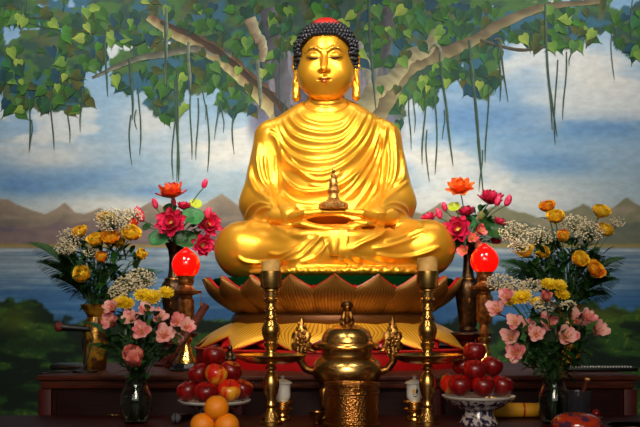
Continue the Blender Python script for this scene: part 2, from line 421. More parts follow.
    def onbranch(x,y):
        for a,b in zip(BRP[:-1],BRP[1:]):
            if a is None or b is None: continue
            dx,dy=b[0]-a[0],b[1]-a[1]; t=max(0,min(1,((x-a[0])*dx+(y-a[1])*dy)/(dx*dx+dy*dy)))
            if math.hypot(x-a[0]-t*dx,y-a[1]-t*dy)<11: return True
        return False
    def scatter(n,pal,smin,smax,L0,shrink,edge=False):
        area=[rx*ry for _,_,rx,ry in CANOPY[:-1]]; tot=sum(area)
        for (cx,cy,rx,ry),a in zip(CANOPY[:-1],area):
            for _ in range(int(n*a/tot)+1):
                if edge: t=random.uniform(.1*PI,.9*PI); r=random.uniform(.75,1.0)
                else: t=random.uniform(0,2*PI); r=math.sqrt(random.random())*shrink
                x=cx+rx*r*math.cos(t); y=cy+ry*r*math.sin(t)
                if y<-80 or (L0>.003 and onbranch(x,y+2) and random.random()<.9): continue
                c1,c2=random.choice(pal); s=random.uniform(smin,smax)
                leaf(x,y,s,random.gauss(0,.75),c1,c2,L0+random.uniform(0,.0007))
    scatter(420,greens,8,15,.0006,1.0); scatter(230,greens+[((.34,.36,.16),(.28,.28,.14))],8,13,.0014,1,True)
    # branches
    strip([(300,150),(285,118),(268,100),(245,78),(222,58),(196,42),(170,30),(148,17)],[30,26,20,16,17,15,12,7],cr_l,br,.0026,.12)
    strip([(292,118),(270,96),(243,72),(215,50),(190,35),(160,22)],[8,7,6,7,6,3],(.30,.22,.16),(.20,.17,.14),.0029,.3)
    strip([(232,55),(212,52),(190,49),(165,54),(140,58),(118,66),(92,78)],[6,7,7,7,6,5,2],(.50,.50,.42),(.26,.27,.24),.0026,.15)
    strip([(90,55),(70,40),(50,30),(25,22)],[3,3,2,1],dgreen,dgreen,.0026)
    strip([(10,22),(40,18),(80,30),(120,36)],[1,2,2,1],dgreen,dgreen,.0026)
    strip([(250,18),(256,34),(263,46),(262,62)],[12,11,9,5],(.74,.72,.58),(.46,.36,.28),.0029,.2)
    strip([(268,8),(275,40),(282,80),(282,125)],[14,16,18,14],(.40,.39,.42),(.26,.26,.30),.0026,.2)
    strip([(372,118),(388,92),(404,72),(425,60),(452,50),(478,38),(505,22),(545,7),(600,2)],[30,22,16,13,12,10,10,7,4],(.38,.33,.26),(.52,.48,.34),.0026,.12)
    strip([(362,112),(376,90),(396,76),(408,58),(428,48),(437,30)],[20,18,14,14,13,8],(.46,.45,.36),(.66,.62,.46),.0028,.2)
    strip([(358,42),(364,62),(370,84)],[5,10,5],(.60,.60,.56),(.44,.44,.40),.0027,.3)
    strip([(480,40),(500,46),(522,50),(545,47),(560,44)],[3,3,3,2,1],(.36,.33,.26),(.26,.24,.20),.0029)
    strip([(384,8),(388,30),(384,60)],[12,13,6],(.34,.33,.35),(.24,.24,.27),.0024,.2)
    # brighter leaves over the branches
    scatter(330,brights+greens[2:6]+greens[2:6],6,12.5,.0040,.95); scatter(190,brights[:3]+greens,8,12,.0048,1,True)
    # hanging roots
    roots=[(28,92,152,1.5),(31,120,150,1),(52,85,150,1.5),(69,105,143,1.3),(81,88,132,1.5),(107,30,97,2),(131,58,120,2.4),(139,88,155,1.4),(165,8,85,2.6),(177,78,182,2.4),(174,120,180,1.4),(190,42,92,3.2),(192,90,160,1.4),(197,98,160,1.4),(207,105,172,1.5),(222,105,133,1.3),(234,112,155,1.5),
      (280,20,105,1.6),(284,100,128,1.3),(410,95,150,1.3),(414,95,133,1.2),(424,98,165,1.7),(427,130,182,1.3),(435,98,175,1.5),(443,110,140,1.2),(481,150,192,1.2),(487,85,163,1.6),(500,40,102,2.0),(556,60,145,1.4),(565,52,120,1.4),(570,48,66,1.2),(612,30,80,1),(632,-5,40,1),
      (62,-10,12,1.5),(20,0,16,1.4),(24,-20,12,2),(259,60,112,4),(131,115,165,1.4),(136,110,130,1.2),(204,90,120,1.2),(217,98,140,1.2),(-40,100,160,1.5),(-90,90,170,1.5),(690,60,140,1.5),(740,80,170,1.8)]
    for x,y0,y1,w in roots:
        n=max(3,int((y1-y0)/14)); ph=random.uniform(0,6); pts=[]; dr=random.uniform(-.06,.08)
        for i in range(n+1):
            t=i/n; y=y0+(y1-y0)*t; pts.append((x+math.sin(t*4+ph)*1.6+dr*(y-y0)*.4,y))
        c=(.24,.33,.27) if w<2.5 else (.40,.44,.37)
        lc=tuple(min(1,q*1.25) for q in c)
        strip(pts,[w*1.0]+[w]*(n-1)+[.4],lc,tuple(q*.75 for q in c),.0056,.1)
    for pth,w in (([(440,54),(442,80),(446,105),(449,135),(453,166)],2.4),([(469,40),(472,75),(476,110),(479,150),(483,192)],2.8),([(545,4),(546,40),(548,75),(552,105),(557,137)],2.3),([(369,0),(370,40),(373,75),(376,112)],2.6),([(548,80),(551,110),(552,130)],1.4),([(177,70),(178,120),(177,182)],2.2),([(500,42),(503,70),(508,102)],1.9),([(165,20),(166,60),(168,100)],2.2)):
        strip(pth,[w]*(len(pth)-1)+[.6],(.30,.40,.34),(.18,.26,.21),.0056,.1)
    # the top end of long roots loops over the branches
    strip([(428,52),(434,44),(440,50),(441,62)],[2,3,3,2.6],(.55,.56,.46),(.34,.36,.30),.0068)
    strip([(494,40),(500,40),(501,52)],[2,2.4,2],(.40,.42,.34),(.28,.30,.25),.0068)
    me=bpy.data.meshes.new('painted_mural'); me.from_pydata(mb_v,[],mb_f)
    ca=me.color_attributes.new('paint','FLOAT_COLOR','POINT'); cc=np.clip(np.array(mb_c),0,1); cc=np.where(cc<=.04045,cc/12.92,((cc+.055)/1.055)**2.4)
    ca.data.foreach_set('color',np.concatenate([cc,np.ones((len(cc),1))],1).astype(np.float32).ravel())
    m,nt,b=new_mat('mural_oil_paint'); at=nt.nodes.new('ShaderNodeAttribute'); at.attribute_name='paint'
    tc=nt.nodes.new('ShaderNodeTexCoord'); mp=nt.nodes.new('ShaderNodeMapping'); mp.inputs['Scale'].default_value=(7,7,13); nt.links.new(tc.outputs['Object'],mp.inputs['Vector'])
    n=nt.nodes.new('ShaderNodeTexNoise'); n.inputs['Scale'].default_value=2.2; n.inputs['Detail'].default_value=6; nt.links.new(mp.outputs['Vector'],n.inputs['Vector'])
    mr=nt.nodes.new('ShaderNodeMapRange'); mr.inputs['From Min'].default_value=.3; mr.inputs['From Max'].default_value=.7; mr.inputs['To Min'].default_value=.88; mr.inputs['To Max'].default_value=1.10; nt.links.new(n.outputs['Fac'],mr.inputs['Value'])
    vm=nt.nodes.new('ShaderNodeVectorMath'); vm.operation='SCALE'; nt.links.new(at.outputs['Color'],vm.inputs[0]); nt.links.new(mr.outputs['Result'],vm.inputs['Scale'])
    nt.links.new(vm.outputs['Vector'],b.inputs['Base Color']); b.inputs['Roughness'].default_value=.6; b.inputs['Specular IOR Level'].default_value=.25
    me.materials.append(m); me.update()
    o=bpy.data.objects.new('painted_mural',me); COL.objects.link(o)
    # canvas panel body behind the paint
    pt=MB().box(-190*k-320*k,830*k-320*k,YW+.002,YW+.035,.0,CAMZ+(HOR+86)*k).build('mural_panel','plaster',o,smooth=False)
    tag(o,'large painted mural of a banyan tree, clouds, mountains and lake behind the statue','mural')
build_mural()

# ---------------------------------------------------------------- back cabinet and offering table
CT=.953                                   # cabinet top
cab=thing('altar_cabinet','long dark red wooden altar cabinet carrying the lotus throne','cabinet',(.07,-.2,0))
x0,x1=-1.23,1.235; yf=-.60; yb=.40
mb=MB(); mb.box(x0+.02,x1-.02,yf+.025,yb,.06,CT-.05); mb.build('body','dkwood',cab,smooth=False)
mb=MB(); mb.box(x0-.005,x1+.005,yf-.01,yb+.01,CT-.022,CT,bev=.006); mb.box(x0+.008,x1-.008,yf+.004,yb,CT-.058,CT-.020,bev=.01); mb.build('top','wood',cab,angle=.6)
mb=MB()
for a,b in ((x0,x0+.055),(x1-.055,x1),(-.43,-.39),(.39,.43)): mb.box(a,b,yf,yf+.06,.05,CT-.058,bev=.006)
mb.box(x0,x1,yf+.006,yf+.06,.03,.10,bev=.004); mb.build('front_frame','redlac',cab,angle=.6)
for a,b in ((x0+.06,-.435),(-.385,.385),(.435,x1-.06)):
    d=MB().box(a+.01,b-.01,yf+.012,yf+.03,.12,CT-.07,bev=.006).build('door','dkwood',cab,angle=.6)
    mb=MB(); cx=(a+b)/2 -(.12 if a<-.5 else 0); zz=.788
    mb.tube([(cx-.032,yf+.012,zz),(cx-.030,yf-.006,zz),(cx+.030,yf-.006,zz),(cx+.032,yf+.012,zz)],.0035); mb.build('door_handle','brass',d)
TT=.80
tab=thing('offering_table','low red lacquered offering table in front of the cabinet holding the brass vessels','table',(0,-1.32,0))
mb=MB(); mb.box(-1.35,1.35,-.43,.42,TT-.03,TT,bev=.006); mb.build('tabletop','redlac',tab,angle=.6)
mb=MB(); mb.box(-1.28,1.28,-.38,.38,TT-.14,TT-.03); mb.build('apron','redlac',tab,smooth=False)
for sx in (-1,1):
    for sy in (-1,1):
        MB().box(sx*1.24-.04,sx*1.24+.04,sy*.35-.04,sy*.35+.04,0,TT-.14,bev=.006).build('leg','redlac',tab,angle=.6)

# ---------------------------------------------------------------- plinth and lotus throne
TCX=W(333,300,-.02)[0]; TCY=-.02
pl=MB(); pl.lathe([(.598,0),(.60,.004),(.60,.078),(.612,.082),(.612,.088),(.606,.09)],96,sx=1.13,sy=.92)
o=pl.build('throne_plinth','redpaint',None,(TCX,TCY,CT),angle=.6)
tag(o,'low red painted oval plinth under the golden lotus throne','plinth')
ZL=CT+.09; throne=thing('lotus_throne','gold and red carved wooden lotus throne under the seated Buddha','throne',(TCX,TCY,ZL))
ZTOP=W(0,276,-.42)[2]-ZL      # cushion top
mb=MB(); mb.lathe([(0,.235),(.55,.235),(.585,.24),(.60,ZTOP-.012),(.59,ZTOP),(0,ZTOP)],96,sx=1.0,sy=.80); mb.build('cushion','green',throne,angle=.8)
mb=MB(); mb.lathe([(.30,0),(.52,.004),(.52,.012),(.49,.03),(.465,.09),(.475,.10),(.50,.115),(.505,.135),(.50,.155),(.48,.165),(.50,.20),(.55,.24),(.40,.25)],96,sx=1.0,sy=.80); mb.build('core','petal_up',throne,angle=.8)
def petal_shell(ang, r0,z0, r1,z1, half, bulge, tipcurl, name, mats, thick=.012, n=14, m=17, sharp=1.0, lift=0, sy=.80, peak=.62, base=.30):
    """carved petal: t runs base->tip; outer face carved gold, edge and inside red"""
    def pt(t,s,off):
        # outline: widest at mid, ogee tip
        w=half*(math.sin(PI*min(1,(t*peak+base)))**.75)
        if t>peak: 
            q=(t-peak)/(1-peak); w*= (1-q)**.62*(1-.25*q)+.0
        tt=t
        r=r0+(r1-r0)*tt+bulge*math.sin(PI*tt)+tipcurl*tt**4
        z=z0+(z1-z0)*tt
        a=ang+s*w/((r0+r1)/2)
        r-= .030*s*s*(1-t*.3)      # cupped across
        r+= off+lift
        return (r*math.cos(a), r*math.sin(a)*sy, z)
    mb=MB()
    O=[[pt(i/n,(j/(m-1))*2-1,0) for j in range(m)] for i in range(n+1)]
    I=[[pt(i/n,(j/(m-1))*2-1,-thick) for j in range(m)] for i in range(n+1)]
    mb.grid(O,0); o2=len(mb.v); mb.grid(I,1)
    N=n+1
    rim=[]
    for i in range(n): rim.append((i*m,(i+1)*m)); 
    fs=[]
    for i in range(n):
        fs.append((i*m,(i+1)*m,o2+(i+1)*m,o2+i*m)); fs.append(((i+1)*m+m-1,i*m+m-1,o2+i*m+m-1,o2+(i+1)*m+m-1))
    for j in range(m-1): fs.append((n*m+j,n*m+j+1,o2+n*m+j+1,o2+n*m+j))
    for f in fs: mb.f.append(list(f)); mb.m.append(1)
    # raised red bead along the border
    for side in (0,m-1):
        pts=[Vector(O[i][side]) for i in range(2,n+1)]
        mb.tube(pts,[.0032]*len(pts),5,1)
    return mb.build(name,mats,throne,angle=1.0)
NP=20
for k in range(NP):
    a=-PI/2+(k+.0)*2*PI/NP
    petal_shell(a+PI/NP, .47,.160, .615,ZTOP-.040, .125,.045,.012,'upper_petal',['redpaint','redpaint'],lift=-.022)
for k in range(NP):
    a=-PI/2+(k+.0)*2*PI/NP
    petal_shell(a, .47,.155, .640,ZTOP+.004, .122,.050,.014,'upper_petal',['petal_up','redpaint'])
NL=14
for k in range(NL):
    a=-PI/2+(k)*2*PI/NL+.166
    petal_shell(a, .47,.135, .668,.0, .172,.040,.030,'lower_petal',['petal_dn','redpaint'],lift=-.002,peak=.42,base=.33)
for k in range(NL):
    a=-PI/2+(k+.5)*2*PI/NL+.166
    petal_shell(a, .455,.130, .652,.004, .205,.034,.020,'lower_petal',['redpaint','redpaint'],lift=-.026,peak=.42,base=.33)
# ================================================================ THE STATUE
BX=W(333,276,-.3)[0]
bud=thing('buddha_statue','large golden seated Buddha statue with dark curled hair on a lotus throne','statue',(BX,-.02,ZL+ZTOP))
ORG=np.array([BX,-.02,ZL+ZTOP])
Z0=ZL+ZTOP
def proj(V):
    s=(V[:,1]-CAMY)/FPX
    return 320+V[:,0]/s, HOR-(V[:,2]-CAMZ)/s
def fold(V,N,lines,gate=.15):
    px,py=proj(V); vd=np.stack([V[:,0],V[:,1]-CAMY,V[:,2]-CAMZ],1); vd/=np.linalg.norm(vd,axis=1)[:,None]
    f=np.clip(-(N*vd).sum(1)/gate,0,1)
    H=np.zeros(len(V))
    for L in lines:
        pts,A,w1,w2=L[:4]; A*=1.12; w1*=.85; w2*=.85
        P=np.array(pts,float)
        # smooth the traced polyline
        T=np.linspace(0,len(P)-1,max(12,len(P)*5)); i0=np.clip(np.floor(T).astype(int),0,len(P)-2); t=(T-i0)[:,None]
        g=lambda k:P[np.clip(i0+k,0,len(P)-1)]
        S=.5*((2*g(0))+(-g(-1)+g(1))*t+(2*g(-1)-5*g(0)+4*g(1)-g(2))*t*t+(-g(-1)+3*g(0)-3*g(1)+g(2))*t**3)
        m=(px>S[:,0].min()-14)&(px<S[:,0].max()+14)&(py>S[:,1].min()-14)&(py<S[:,1].max()+14)
        ii=np.where(m)[0]
        if len(ii)==0: continue
        x=px[ii];y=py[ii]; best=np.full(len(ii),1e9); sg=np.zeros(len(ii)); tt=np.zeros(len(ii)); n=len(S)
        for k in range(n-1):
            a=S[k];d=S[k+1]-a; l=(d*d).sum()+1e-9
            u=np.clip(((x-a[0])*d[0]+(y-a[1])*d[1])/l,0,1); dx=x-a[0]-u*d[0]; dy=y-a[1]-u*d[1]; q=dx*dx+dy*dy
            b=q<best; best=np.where(b,q,best); sg=np.where(b,np.sign(d[0]*dy-d[1]*dx),sg); tt=np.where(b,(k+u)/(n-1),tt)
        dist=np.sqrt(best); w=np.where(sg>0,w2,w1)
        e=np.clip(np.minimum(tt,1-tt)/.22,0,1)**.7
        H[ii]+=A*np.exp(-(dist/w)**2)*e
    return V+N*(H*f)[:,None]

F=Field((BX-.70,-.60,Z0-.02),(BX+.70,.40,W(0,96,.05)[2]),.0048)
c=lambda *a: W(*a)
S2=1
# torso
F.add(F.ellipsoid(c(328,150,.06),(.285,.165,.27)),.03)
F.add(F.ellipsoid(c(328,196,.02),(.29,.20,.24)),.08)
F.add(F.cone(c(312,131,.06),c(344,131,.06),.105,.105),.06)
F.add(F.cone(c(324,118,.05),c(274,136,.06),.082,.080),.05)
F.add(F.cone(c(330,118,.05),c(383,137,.06),.082,.078),.05)
# upper arms, forearms inside sleeves
F.add(F.cone(c(270,139,.05),c(259,203,.02),.078,.092),.045)
F.add(F.cone(c(386,141,.05),c(396,203,.02),.076,.094),.045)
F.add(F.cone(c(259,204,.0),c(290,217,-.27),.088,.055),.05)
F.add(F.cone(c(396,204,.0),c(376,217,-.27),.088,.055),.05)
F.add(F.ellipsoid(c(328,232,.04),(.42,.26,.17)),.06)
# crossed legs
F.add(F.cone(c(300,247,-.02),c(243,250,-.17),.135,.138),.05)
F.add(F.cone(c(372,247,-.02),c(427,248,-.17),.135,.137),.05)
F.add(F.cone(c(250,252,-.20),c(345,250,-.36),.118,.070),.05)
F.add(F.cone(c(420,252,-.20),c(300,264,-.37),.112,.055),.04)
F.add(F.ellipsoid(c(335,252,-.22),(.36,.20,.115)),.05)
# lap hollow behind the hands
F.add(F.ellipsoid(c(330,238,-.265),(.285,.165,.066)),.03)
# hem skirt on the cushion
F.add(F.ellipsoid((c(335,276,-.30)[0],-.28,Z0+.02),(.40,.17,.035)),.02)
F.D=np.maximum(F.D,(Z0-.004)-F.Z).astype(np.float32)
F.sub(F.ellipsoid(c(329,221,-.24),(.115,.22,.028)),.010)
# neckline opening
F.sub(F.ellipsoid(c(326,101,-.02),(.105,.20,.062)),.02)
V,Q=F.mesh(); V=relax(V,Q,3); N=vnormals(V,Q)
chest=[
 ([(297,110),(305,119),(316,123),(328,124),(342,121),(352,112)],.006,1.6,3.2),
 ([(289,115),(298,126),(310,131),(326,133),(342,129),(352,118),(357,109)],.009,1.8,3.6),
 ([(283,119),(291,132),(304,139),(322,142),(340,139),(353,127),(361,111)],.011,2,4),
 ([(277,121),(286,138),(298,148),(316,152),(336,149),(352,136),(362,120),(367,112)],.013,2,4.2),
 ([(271,124),(280,139),(290,153),(304,161),(320,163),(338,159),(356,144),(368,124),(371,113)],.015,2,4.5),
 ([(269,133),(277,139),(284,156),(296,169),(313,174),(330,172),(350,160),(366,141),(376,118)],.015,2,4.5),
 ([(288,153),(297,167),(309,178),(325,180),(342,172)],.010,1.6,3),
 ([(279,168),(286,180),(299,190),(316,191),(334,187),(352,176),(368,156),(379,132),(381,118)],.014,2,4.5),
 ([(309,184),(322,186),(333,183)],.006,1.2,2),
 ([(281,190),(290,202),(305,206),(320,205)],.010,2,4),
 ([(344,200),(356,188),(370,168),(379,145),(384,128)],.010,1.4,2.5),
 ([(338,194),(350,186),(362,170),(372,150)],.006,1.0,1.8),
 ([(352,209),(366,190),(377,165),(384,140),(386,124)],.012,1.6,3),
 ([(366,210),(374,192),(380,170),(382,150)],.010,1.4,2.6),
 ([(379,206),(381,180),(381,155),(379,134)],-.010,1.4,2.4),
 ([(377,122),(384,120),(392,126)],.004,2,3),
 # screen left sleeve
 ([(268,130),(277,135),(281,150),(283,165)],-.007,1.3,1.6),
 ([(276,155),(277,180),(276,200),(278,212)],-.010,1.8,2.2),
 ([(259,142),(258,160),(261,178),(268,190),(274,199)],.013,2.2,3.2),
 ([(251,165),(251,178),(256,190),(265,197),(272,201)],.012,2,3.4),
 ([(265,155),(267,175),(273,195)],.009,1.6,2.4),
 ([(245,222),(250,209),(260,203),(270,205)],.008,1.5,2.6),
 ([(252,223),(258,212),(266,208),(276,210)],.008,1.5,2.4),
 ([(262,223),(268,214),(276,211)],.007,1.4,2.2),
 # screen right sleeve
 ([(393,126),(395,145),(396,165),(393,182),(383,198)],.013,2.2,3.2),
 ([(401,150),(404,168),(402,180),(394,186)],.010,1.8,3),
 ([(388,140),(389,165),(386,185),(381,200)],.009,1.6,2.6),
 ([(380,205),(390,196),(402,186),(408,181)],.010,1.6,2.4),
 ([(383,206),(394,203),(404,206),(409,214)],.006,1.2,2),
 ([(382,211),(393,208),(402,212),(407,218)],.006,1.2,2),
 ([(375,212),(386,214),(394,219)],.006,1.2,2),
]
legs=[
 ([(244,226),(250,223),(258,225),(268,225),(278,228),(288,231)],.012,2,2.6),
 ([(237,256),(246,261),(262,262),(282,259),(300,250),(313,236)],.012,1.6,2.8),
 ([(268,253),(282,254),(296,248),(310,236)],.011,1.6,3),
 ([(280,262),(298,258),(312,246),(322,234)],.009,1.5,2.6),
 ([(300,262),(316,256),(330,240)],.008,1.4,2.4),
 ([(280,232),(300,240),(316,232)],-.004,4,4),
 ([(350,250),(362,243),(378,236),(394,227),(408,222),(421,223)],.016,2.2,4),
 ([(384,241),(398,238),(412,232),(425,228)],.007,1.5,2.6),
 ([(372,248),(390,246),(408,240),(424,232)],.008,1.5,2.6),
 ([(376,254),(398,257),(420,254),(441,246)],.012,1.8,3.4),
 ([(352,254),(368,260),(390,267),(410,266),(430,270)],.008,1.6,3),
 ([(346,256),(358,266),(372,271)],.007,1.4,2.4),
 ([(338,258),(346,266),(352,272)],.006,1.4,2.4),
]
for x in range(284,416,11):
    legs.append(([(x,266),(x+5,271),(x+11,268)],.008,1.3,1.8))
V=fold(V,N,chest+legs)
# keep the base flat
V=relax(V,Q,1,.4); V[:,2]=np.maximum(V[:,2],Z0)
np_mesh('robe',V,Q,'gold',bud,ORG)

# neck, chest and hands: the body under the robe
HZ=Vector(W(326,65,-.01))
B=Field((BX-.34,-.50,W(0,240,-.4)[2]),(BX+.30,.18,HZ.z-.08),.005)
B.add(B.ellipsoid(c(327,132,.045),(.20,.12,.17)),.02)
B.add(B.cone(c(326,92,.02),c(326,118,.035),.088,.100),.04)
B.D=np.maximum(B.D,-(B.Z-W(0,150,0)[2])).astype(np.float32)
V,Q=B.mesh(); V=relax(V,Q,2); N=vnormals(V,Q)
V=fold(V,N,[([(306,100),(315,104.5),(326,106),(338,104.5),(347,100)],-.006,1.2,1.2),([(300,107),(312,112),(326,114),(340,112),(350,107)],.004,1.2,2)])
np_mesh('neck',V,Q,'gold',bud,ORG)
Hd=Field((W(262,0,-.4)[0],-.52,W(0,240,-.4)[2]),(W(402,0,-.4)[0],-.15,W(0,198,-.2)[2]),.0038)
yh=-.37
# wrists
Hd.add(Hd.chain([c(276,217,-.24),c(296,218,-.31)],[.043,.033]),.01)
Hd.add(Hd.chain([c(390,217,-.24),c(368,218,-.31)],[.043,.033]),.01)
# palms laid in the lap, tilted like a shallow bowl
Hd.add(Hd.ellipsoid(c(308,224,yh+.04),(.075,.075,.020),roll=.12),.02)
Hd.add(Hd.ellipsoid(c(360,224,yh+.04),(.075,.075,.020),roll=-.12),.02)
Hd.sub(Hd.ellipsoid(c(329,220.5,yh+.0),(.115,.13,.024)),.004)
# four fingers of the lower hand, running to screen right, one behind the other
for q,(ln,dy) in enumerate([(354,0),(360,.024),(357,.048),(348,.072)]):
    Hd.add(Hd.chain([c(302,224-q*.3,yh-.035+dy),c(320,228.5-q*.3,yh-.035+dy),c(338,230-q*.3,yh-.035+dy),c(ln,229-q*.3,yh-.035+dy)],[.0135,.0125,.0115,.009]),.003)
for q,(ln,dy) in enumerate([(318,.0),(312,.022),(313,.044),(321,.066)]):
    Hd.add(Hd.chain([c(366,223.5-q*.3,yh-.020+dy),c(352,227-q*.3,yh-.020+dy),c(336,227.8-q*.3,yh-.020+dy),c(ln,227-q*.3,yh-.020+dy)],[.0135,.0125,.0115,.009]),.003)
# thumbs: rise from the wrists and meet in the middle under the pagoda
Hd.add(Hd.chain([c(294,217,-.33),c(306,213.5,yh+.0),c(320,212,yh-.005),c(333,211.8,yh-.005)],[.024,.018,.0145,.012]),.008)
Hd.add(Hd.chain([c(374,217,-.33),c(362,213.5,yh+.0),c(347,212,yh-.005),c(335.2,211.8,yh-.005)],[.024,.018,.0145,.012]),.008)
V,Q=Hd.mesh(); V=relax(V,Q,1,.4)
np_mesh('hands',V,Q,'gold',bud,ORG)
# cloth flap hanging from the lap below the hands
P=[]
for i in range(13):
    t=i/12; row=[]
    for j in range(11):
        s=j/10*2-1
        x=335.5+s*(13.5-2*t**2)+t*.5; y=229+27*t-abs(s-.1)**3.5*7*t**2
        dep=-.417-.016*math.sin(PI*t*.8)-.006*math.cos(s*6+1)*(.3+t*.7)+.010*s*s
        row.append(W(x,y,dep))
    P.append([Vector(p)-Vector(ORG) for p in row])
MB().grid(P).build('robe_flap','gold',bud,solid=.012)

# ---- head
HC=Vector((HZ.x,HZ.y,HZ.z)); 
head=thing('head',None,None,(0,0,0)); del_=0
Fh=Field((-.20,-.22,-.23),(.20,.22,.25),.0032)
Fh.add(Fh.ellipsoid((0,.02,.03),(.134,.150,.175)),.02)
Fh.add(Fh.ellipsoid((0,-.018,-.062),(.131,.120,.114)),.06)
Fh.add(Fh.ellipsoid((0,-.070,-.135),(.070,.055,.046)),.05)      # chin
for s in (-1,1):
    Fh.add(Fh.ellipsoid((s*.068,-.068,-.060),(.055,.060,.062)),.05)   # cheeks
    Fh.sub(Fh.ellipsoid((s*.050,-.173,.034),(.038,.030,.019)),.030)  # socket
Fh.add(Fh.cone((0,-.118,.052),(0,-.168,-.033),.009,.0145),.016)  # nose bridge
Fh.add(Fh.ellipsoid((0,-.166,-.037),(.0165,.018,.014)),.010)
for s in (-1,1):
    Fh.add(Fh.ellipsoid((s*.0180,-.149,-.041),(.011,.014,.010)),.007)
    Fh.add(Fh.ellipsoid((s*.051,-.105,.028),(.036,.034,.024)),.010)   # heavy half-closed lids
    Fh.add(Fh.chain([(s*.016,-.132,.052),(s*.040,-.126,.066),(s*.068,-.110,.066),(s*.092,-.088,.050)],[.0045,.0045,.0045,.003]),.014)
# mouth
Fh.add(Fh.ellipsoid((0,-.118,-.086),(.042,.022,.030)),.03)
Fh.add(Fh.chain([(-.033,-.131,-.084),(-.011,-.1475,-.077),(0,-.147,-.079),(.011,-.1475,-.077),(.033,-.131,-.084)],[.0025,.0065,.0060,.0065,.0025]),.005)
Fh.add(Fh.chain([(-.026,-.134,-.090),(0,-.144,-.096),(.026,-.134,-.090)],[.003,.0085,.003]),.005)
Fh.sub(Fh.chain([(-.034,-.142,-.0845),(0,-.160,-.087),(.034,-.142,-.0845)],[.002,.0028,.002]),.003)
Fh.sub(Fh.cone((0,-.164,-.060),(0,-.160,-.071),.003,.004),.006)  # philtrum
for s in (-1,1):   # ears with long lobes
    Fh.add(Fh.chain([(s*.134,.0,.060),(s*.150,.015,.036),(s*.152,.020,-.010),(s*.147,.010,-.045)],[.014,.019,.018,.016]),.01)
    Fh.add(Fh.chain([(s*.148,.004,-.040),(s*.156,.0,-.085),(s*.157,-.004,-.130),(s*.150,-.008,-.158),(s*.142,-.008,-.138),(s*.139,-.004,-.09)],[.014,.012,.013,.019,.012,.009]),.006)
    Fh.sub(Fh.chain([(s*.160,.0,.034),(s*.164,.002,0),(s*.156,-.006,-.035)],[.006,.008,.004]),.005)
Fh.add(Fh.cone((0,.03,-.13),(0,.04,-.22),.088,.090),.02)
V,Q=Fh.mesh(); V=relax(V,Q,2,.5)
YAW=math.radians(-4); ORL=HC-Vector(ORG)
bpy.data.objects.remove(head)
hd=np_mesh('head',V,Q,'gold',bud,(0,0,0),ORL); hd.rotation_euler=(math.radians(9),0,YAW)
bvh=BVHTree.FromPolygons([tuple(v) for v in V],[tuple(q) for q in Q])
def onface(x,z,off=.001):
    h=bvh.ray_cast(Vector((x,-.5,z)),Vector((0,1,0)))
    return Vector((x,(h[0].y if h[0] else -.1)-off,z))
def decal(name,path,widths,m,off=.0012,n=24):
    P=[]; pts=np.array(path,float); T=np.linspace(0,len(pts)-1,n); xs=np.interp(T,range(len(pts)),pts[:,0]); zs=np.interp(T,range(len(pts)),pts[:,1]); ws=np.interp(T,range(len(pts)),widths)
    # smooth
    for _ in range(3):
        xs[1:-1]=(xs[:-2]+xs[1:-1]*2+xs[2:])/4; zs[1:-1]=(zs[:-2]+zs[1:-1]*2+zs[2:])/4
    for x,z,w in zip(xs,zs,ws):
        P.append([onface(x,z+w/2*k,off if k in(-.5,0,.5) else .0) for k in (-1,-.5,0,.5,1)])
    return MB().grid(P).build(name,m,hd)
for s in (-1,1):
    decal('eyebrow',[(s*.016,.046),(s*.028,.059),(s*.048,.067),(s*.070,.063),(s*.094,.045)],[.004,.0058,.0056,.005,.0015],'ink')
    decal('eye',[(s*.020,.021),(s*.036,.0165),(s*.052,.0155),(s*.068,.018),(s*.086,.025)],[.003,.0095,.0105,.009,.002],'ink')
    decal('eyelid_line',[(s*.020,.026),(s*.036,.040),(s*.054,.044),(s*.072,.038),(s*.088,.026)],[.001,.002,.0022,.002,.001],'lip',.0006)
    MB().ell((s*.008,-.171,-.0490),(.0038,.004,.0018)).build('nostril','ink',hd)
decal('upper_lip',[(-.033,-.083),(-.012,-.079),(0,-.081),(.012,-.079),(.033,-.083)],[.001,.009,.008,.009,.001],'lip',.0006)
decal('lower_lip',[(-.027,-.090),(0,-.096),(.027,-.090)],[.002,.012,.002],'lip',.0006)
decal('mouth_line',[(-.036,-.083),(-.015,-.0855),(0,-.087),(.015,-.0855),(.036,-.083)],[.001,.002,.0025,.002,.001],'ink',.0014)
MB().ell(onface(0,.092,-.001),(.0045,.003,.0045)).build('forehead_mark','brass',hd)
# hair cap with rows of snail curls
HA=Vector((0,.032,.058)); HR=(.155,.160,.158)
def hairline(p):    # True where hair covers
    x,y,z=p
    if y>.06: return z>-.12
    lim=.140-.30*max(0,abs(x)-.055)**1.25*4.2
    if abs(x)>.118: lim=-.02
    if y>-.01: lim=min(lim,.0)
    return z>lim
mb=MB(); tmp=MB(); tmp.ell(HA,HR,64,40)
ok=[hairline(v) for v in tmp.v]
mb.v=tmp.v; mb.uv=tmp.uv
for f in tmp.f:
    if all(ok[i] for i in f): mb.f.append(f); mb.m.append(0)
hair=None
cnt=0; rowsn=17
for i in range(rowsn):
    th=(i+.4)/rowsn*PI*.78; ring=max(1,int(2*PI*math.sin(th)*.158/.0225))
    for k in range(ring):
        a=2*PI*(k+.5*(i%2))/ring - PI/2
        n=Vector((math.sin(th)*math.cos(a),math.sin(th)*math.sin(a),math.cos(th)))
        p=HA+Vector((n.x*HR[0],n.y*HR[1],n.z*HR[2]))
        if not hairline(p): continue
        q=Vector((0,0,1)).rotation_difference(n)
        pr=[(0.0115,-.006),(.0120,.001),(.0100,.006),(.0075,.0075),(.0068,.0095),(.0040,.0115),(0,.012)]
        st=len(mb.v); mb.lathe(pr,9); mb.xf(Matrix.Translation(p)@q.to_matrix().to_4x4(),st); cnt+=1
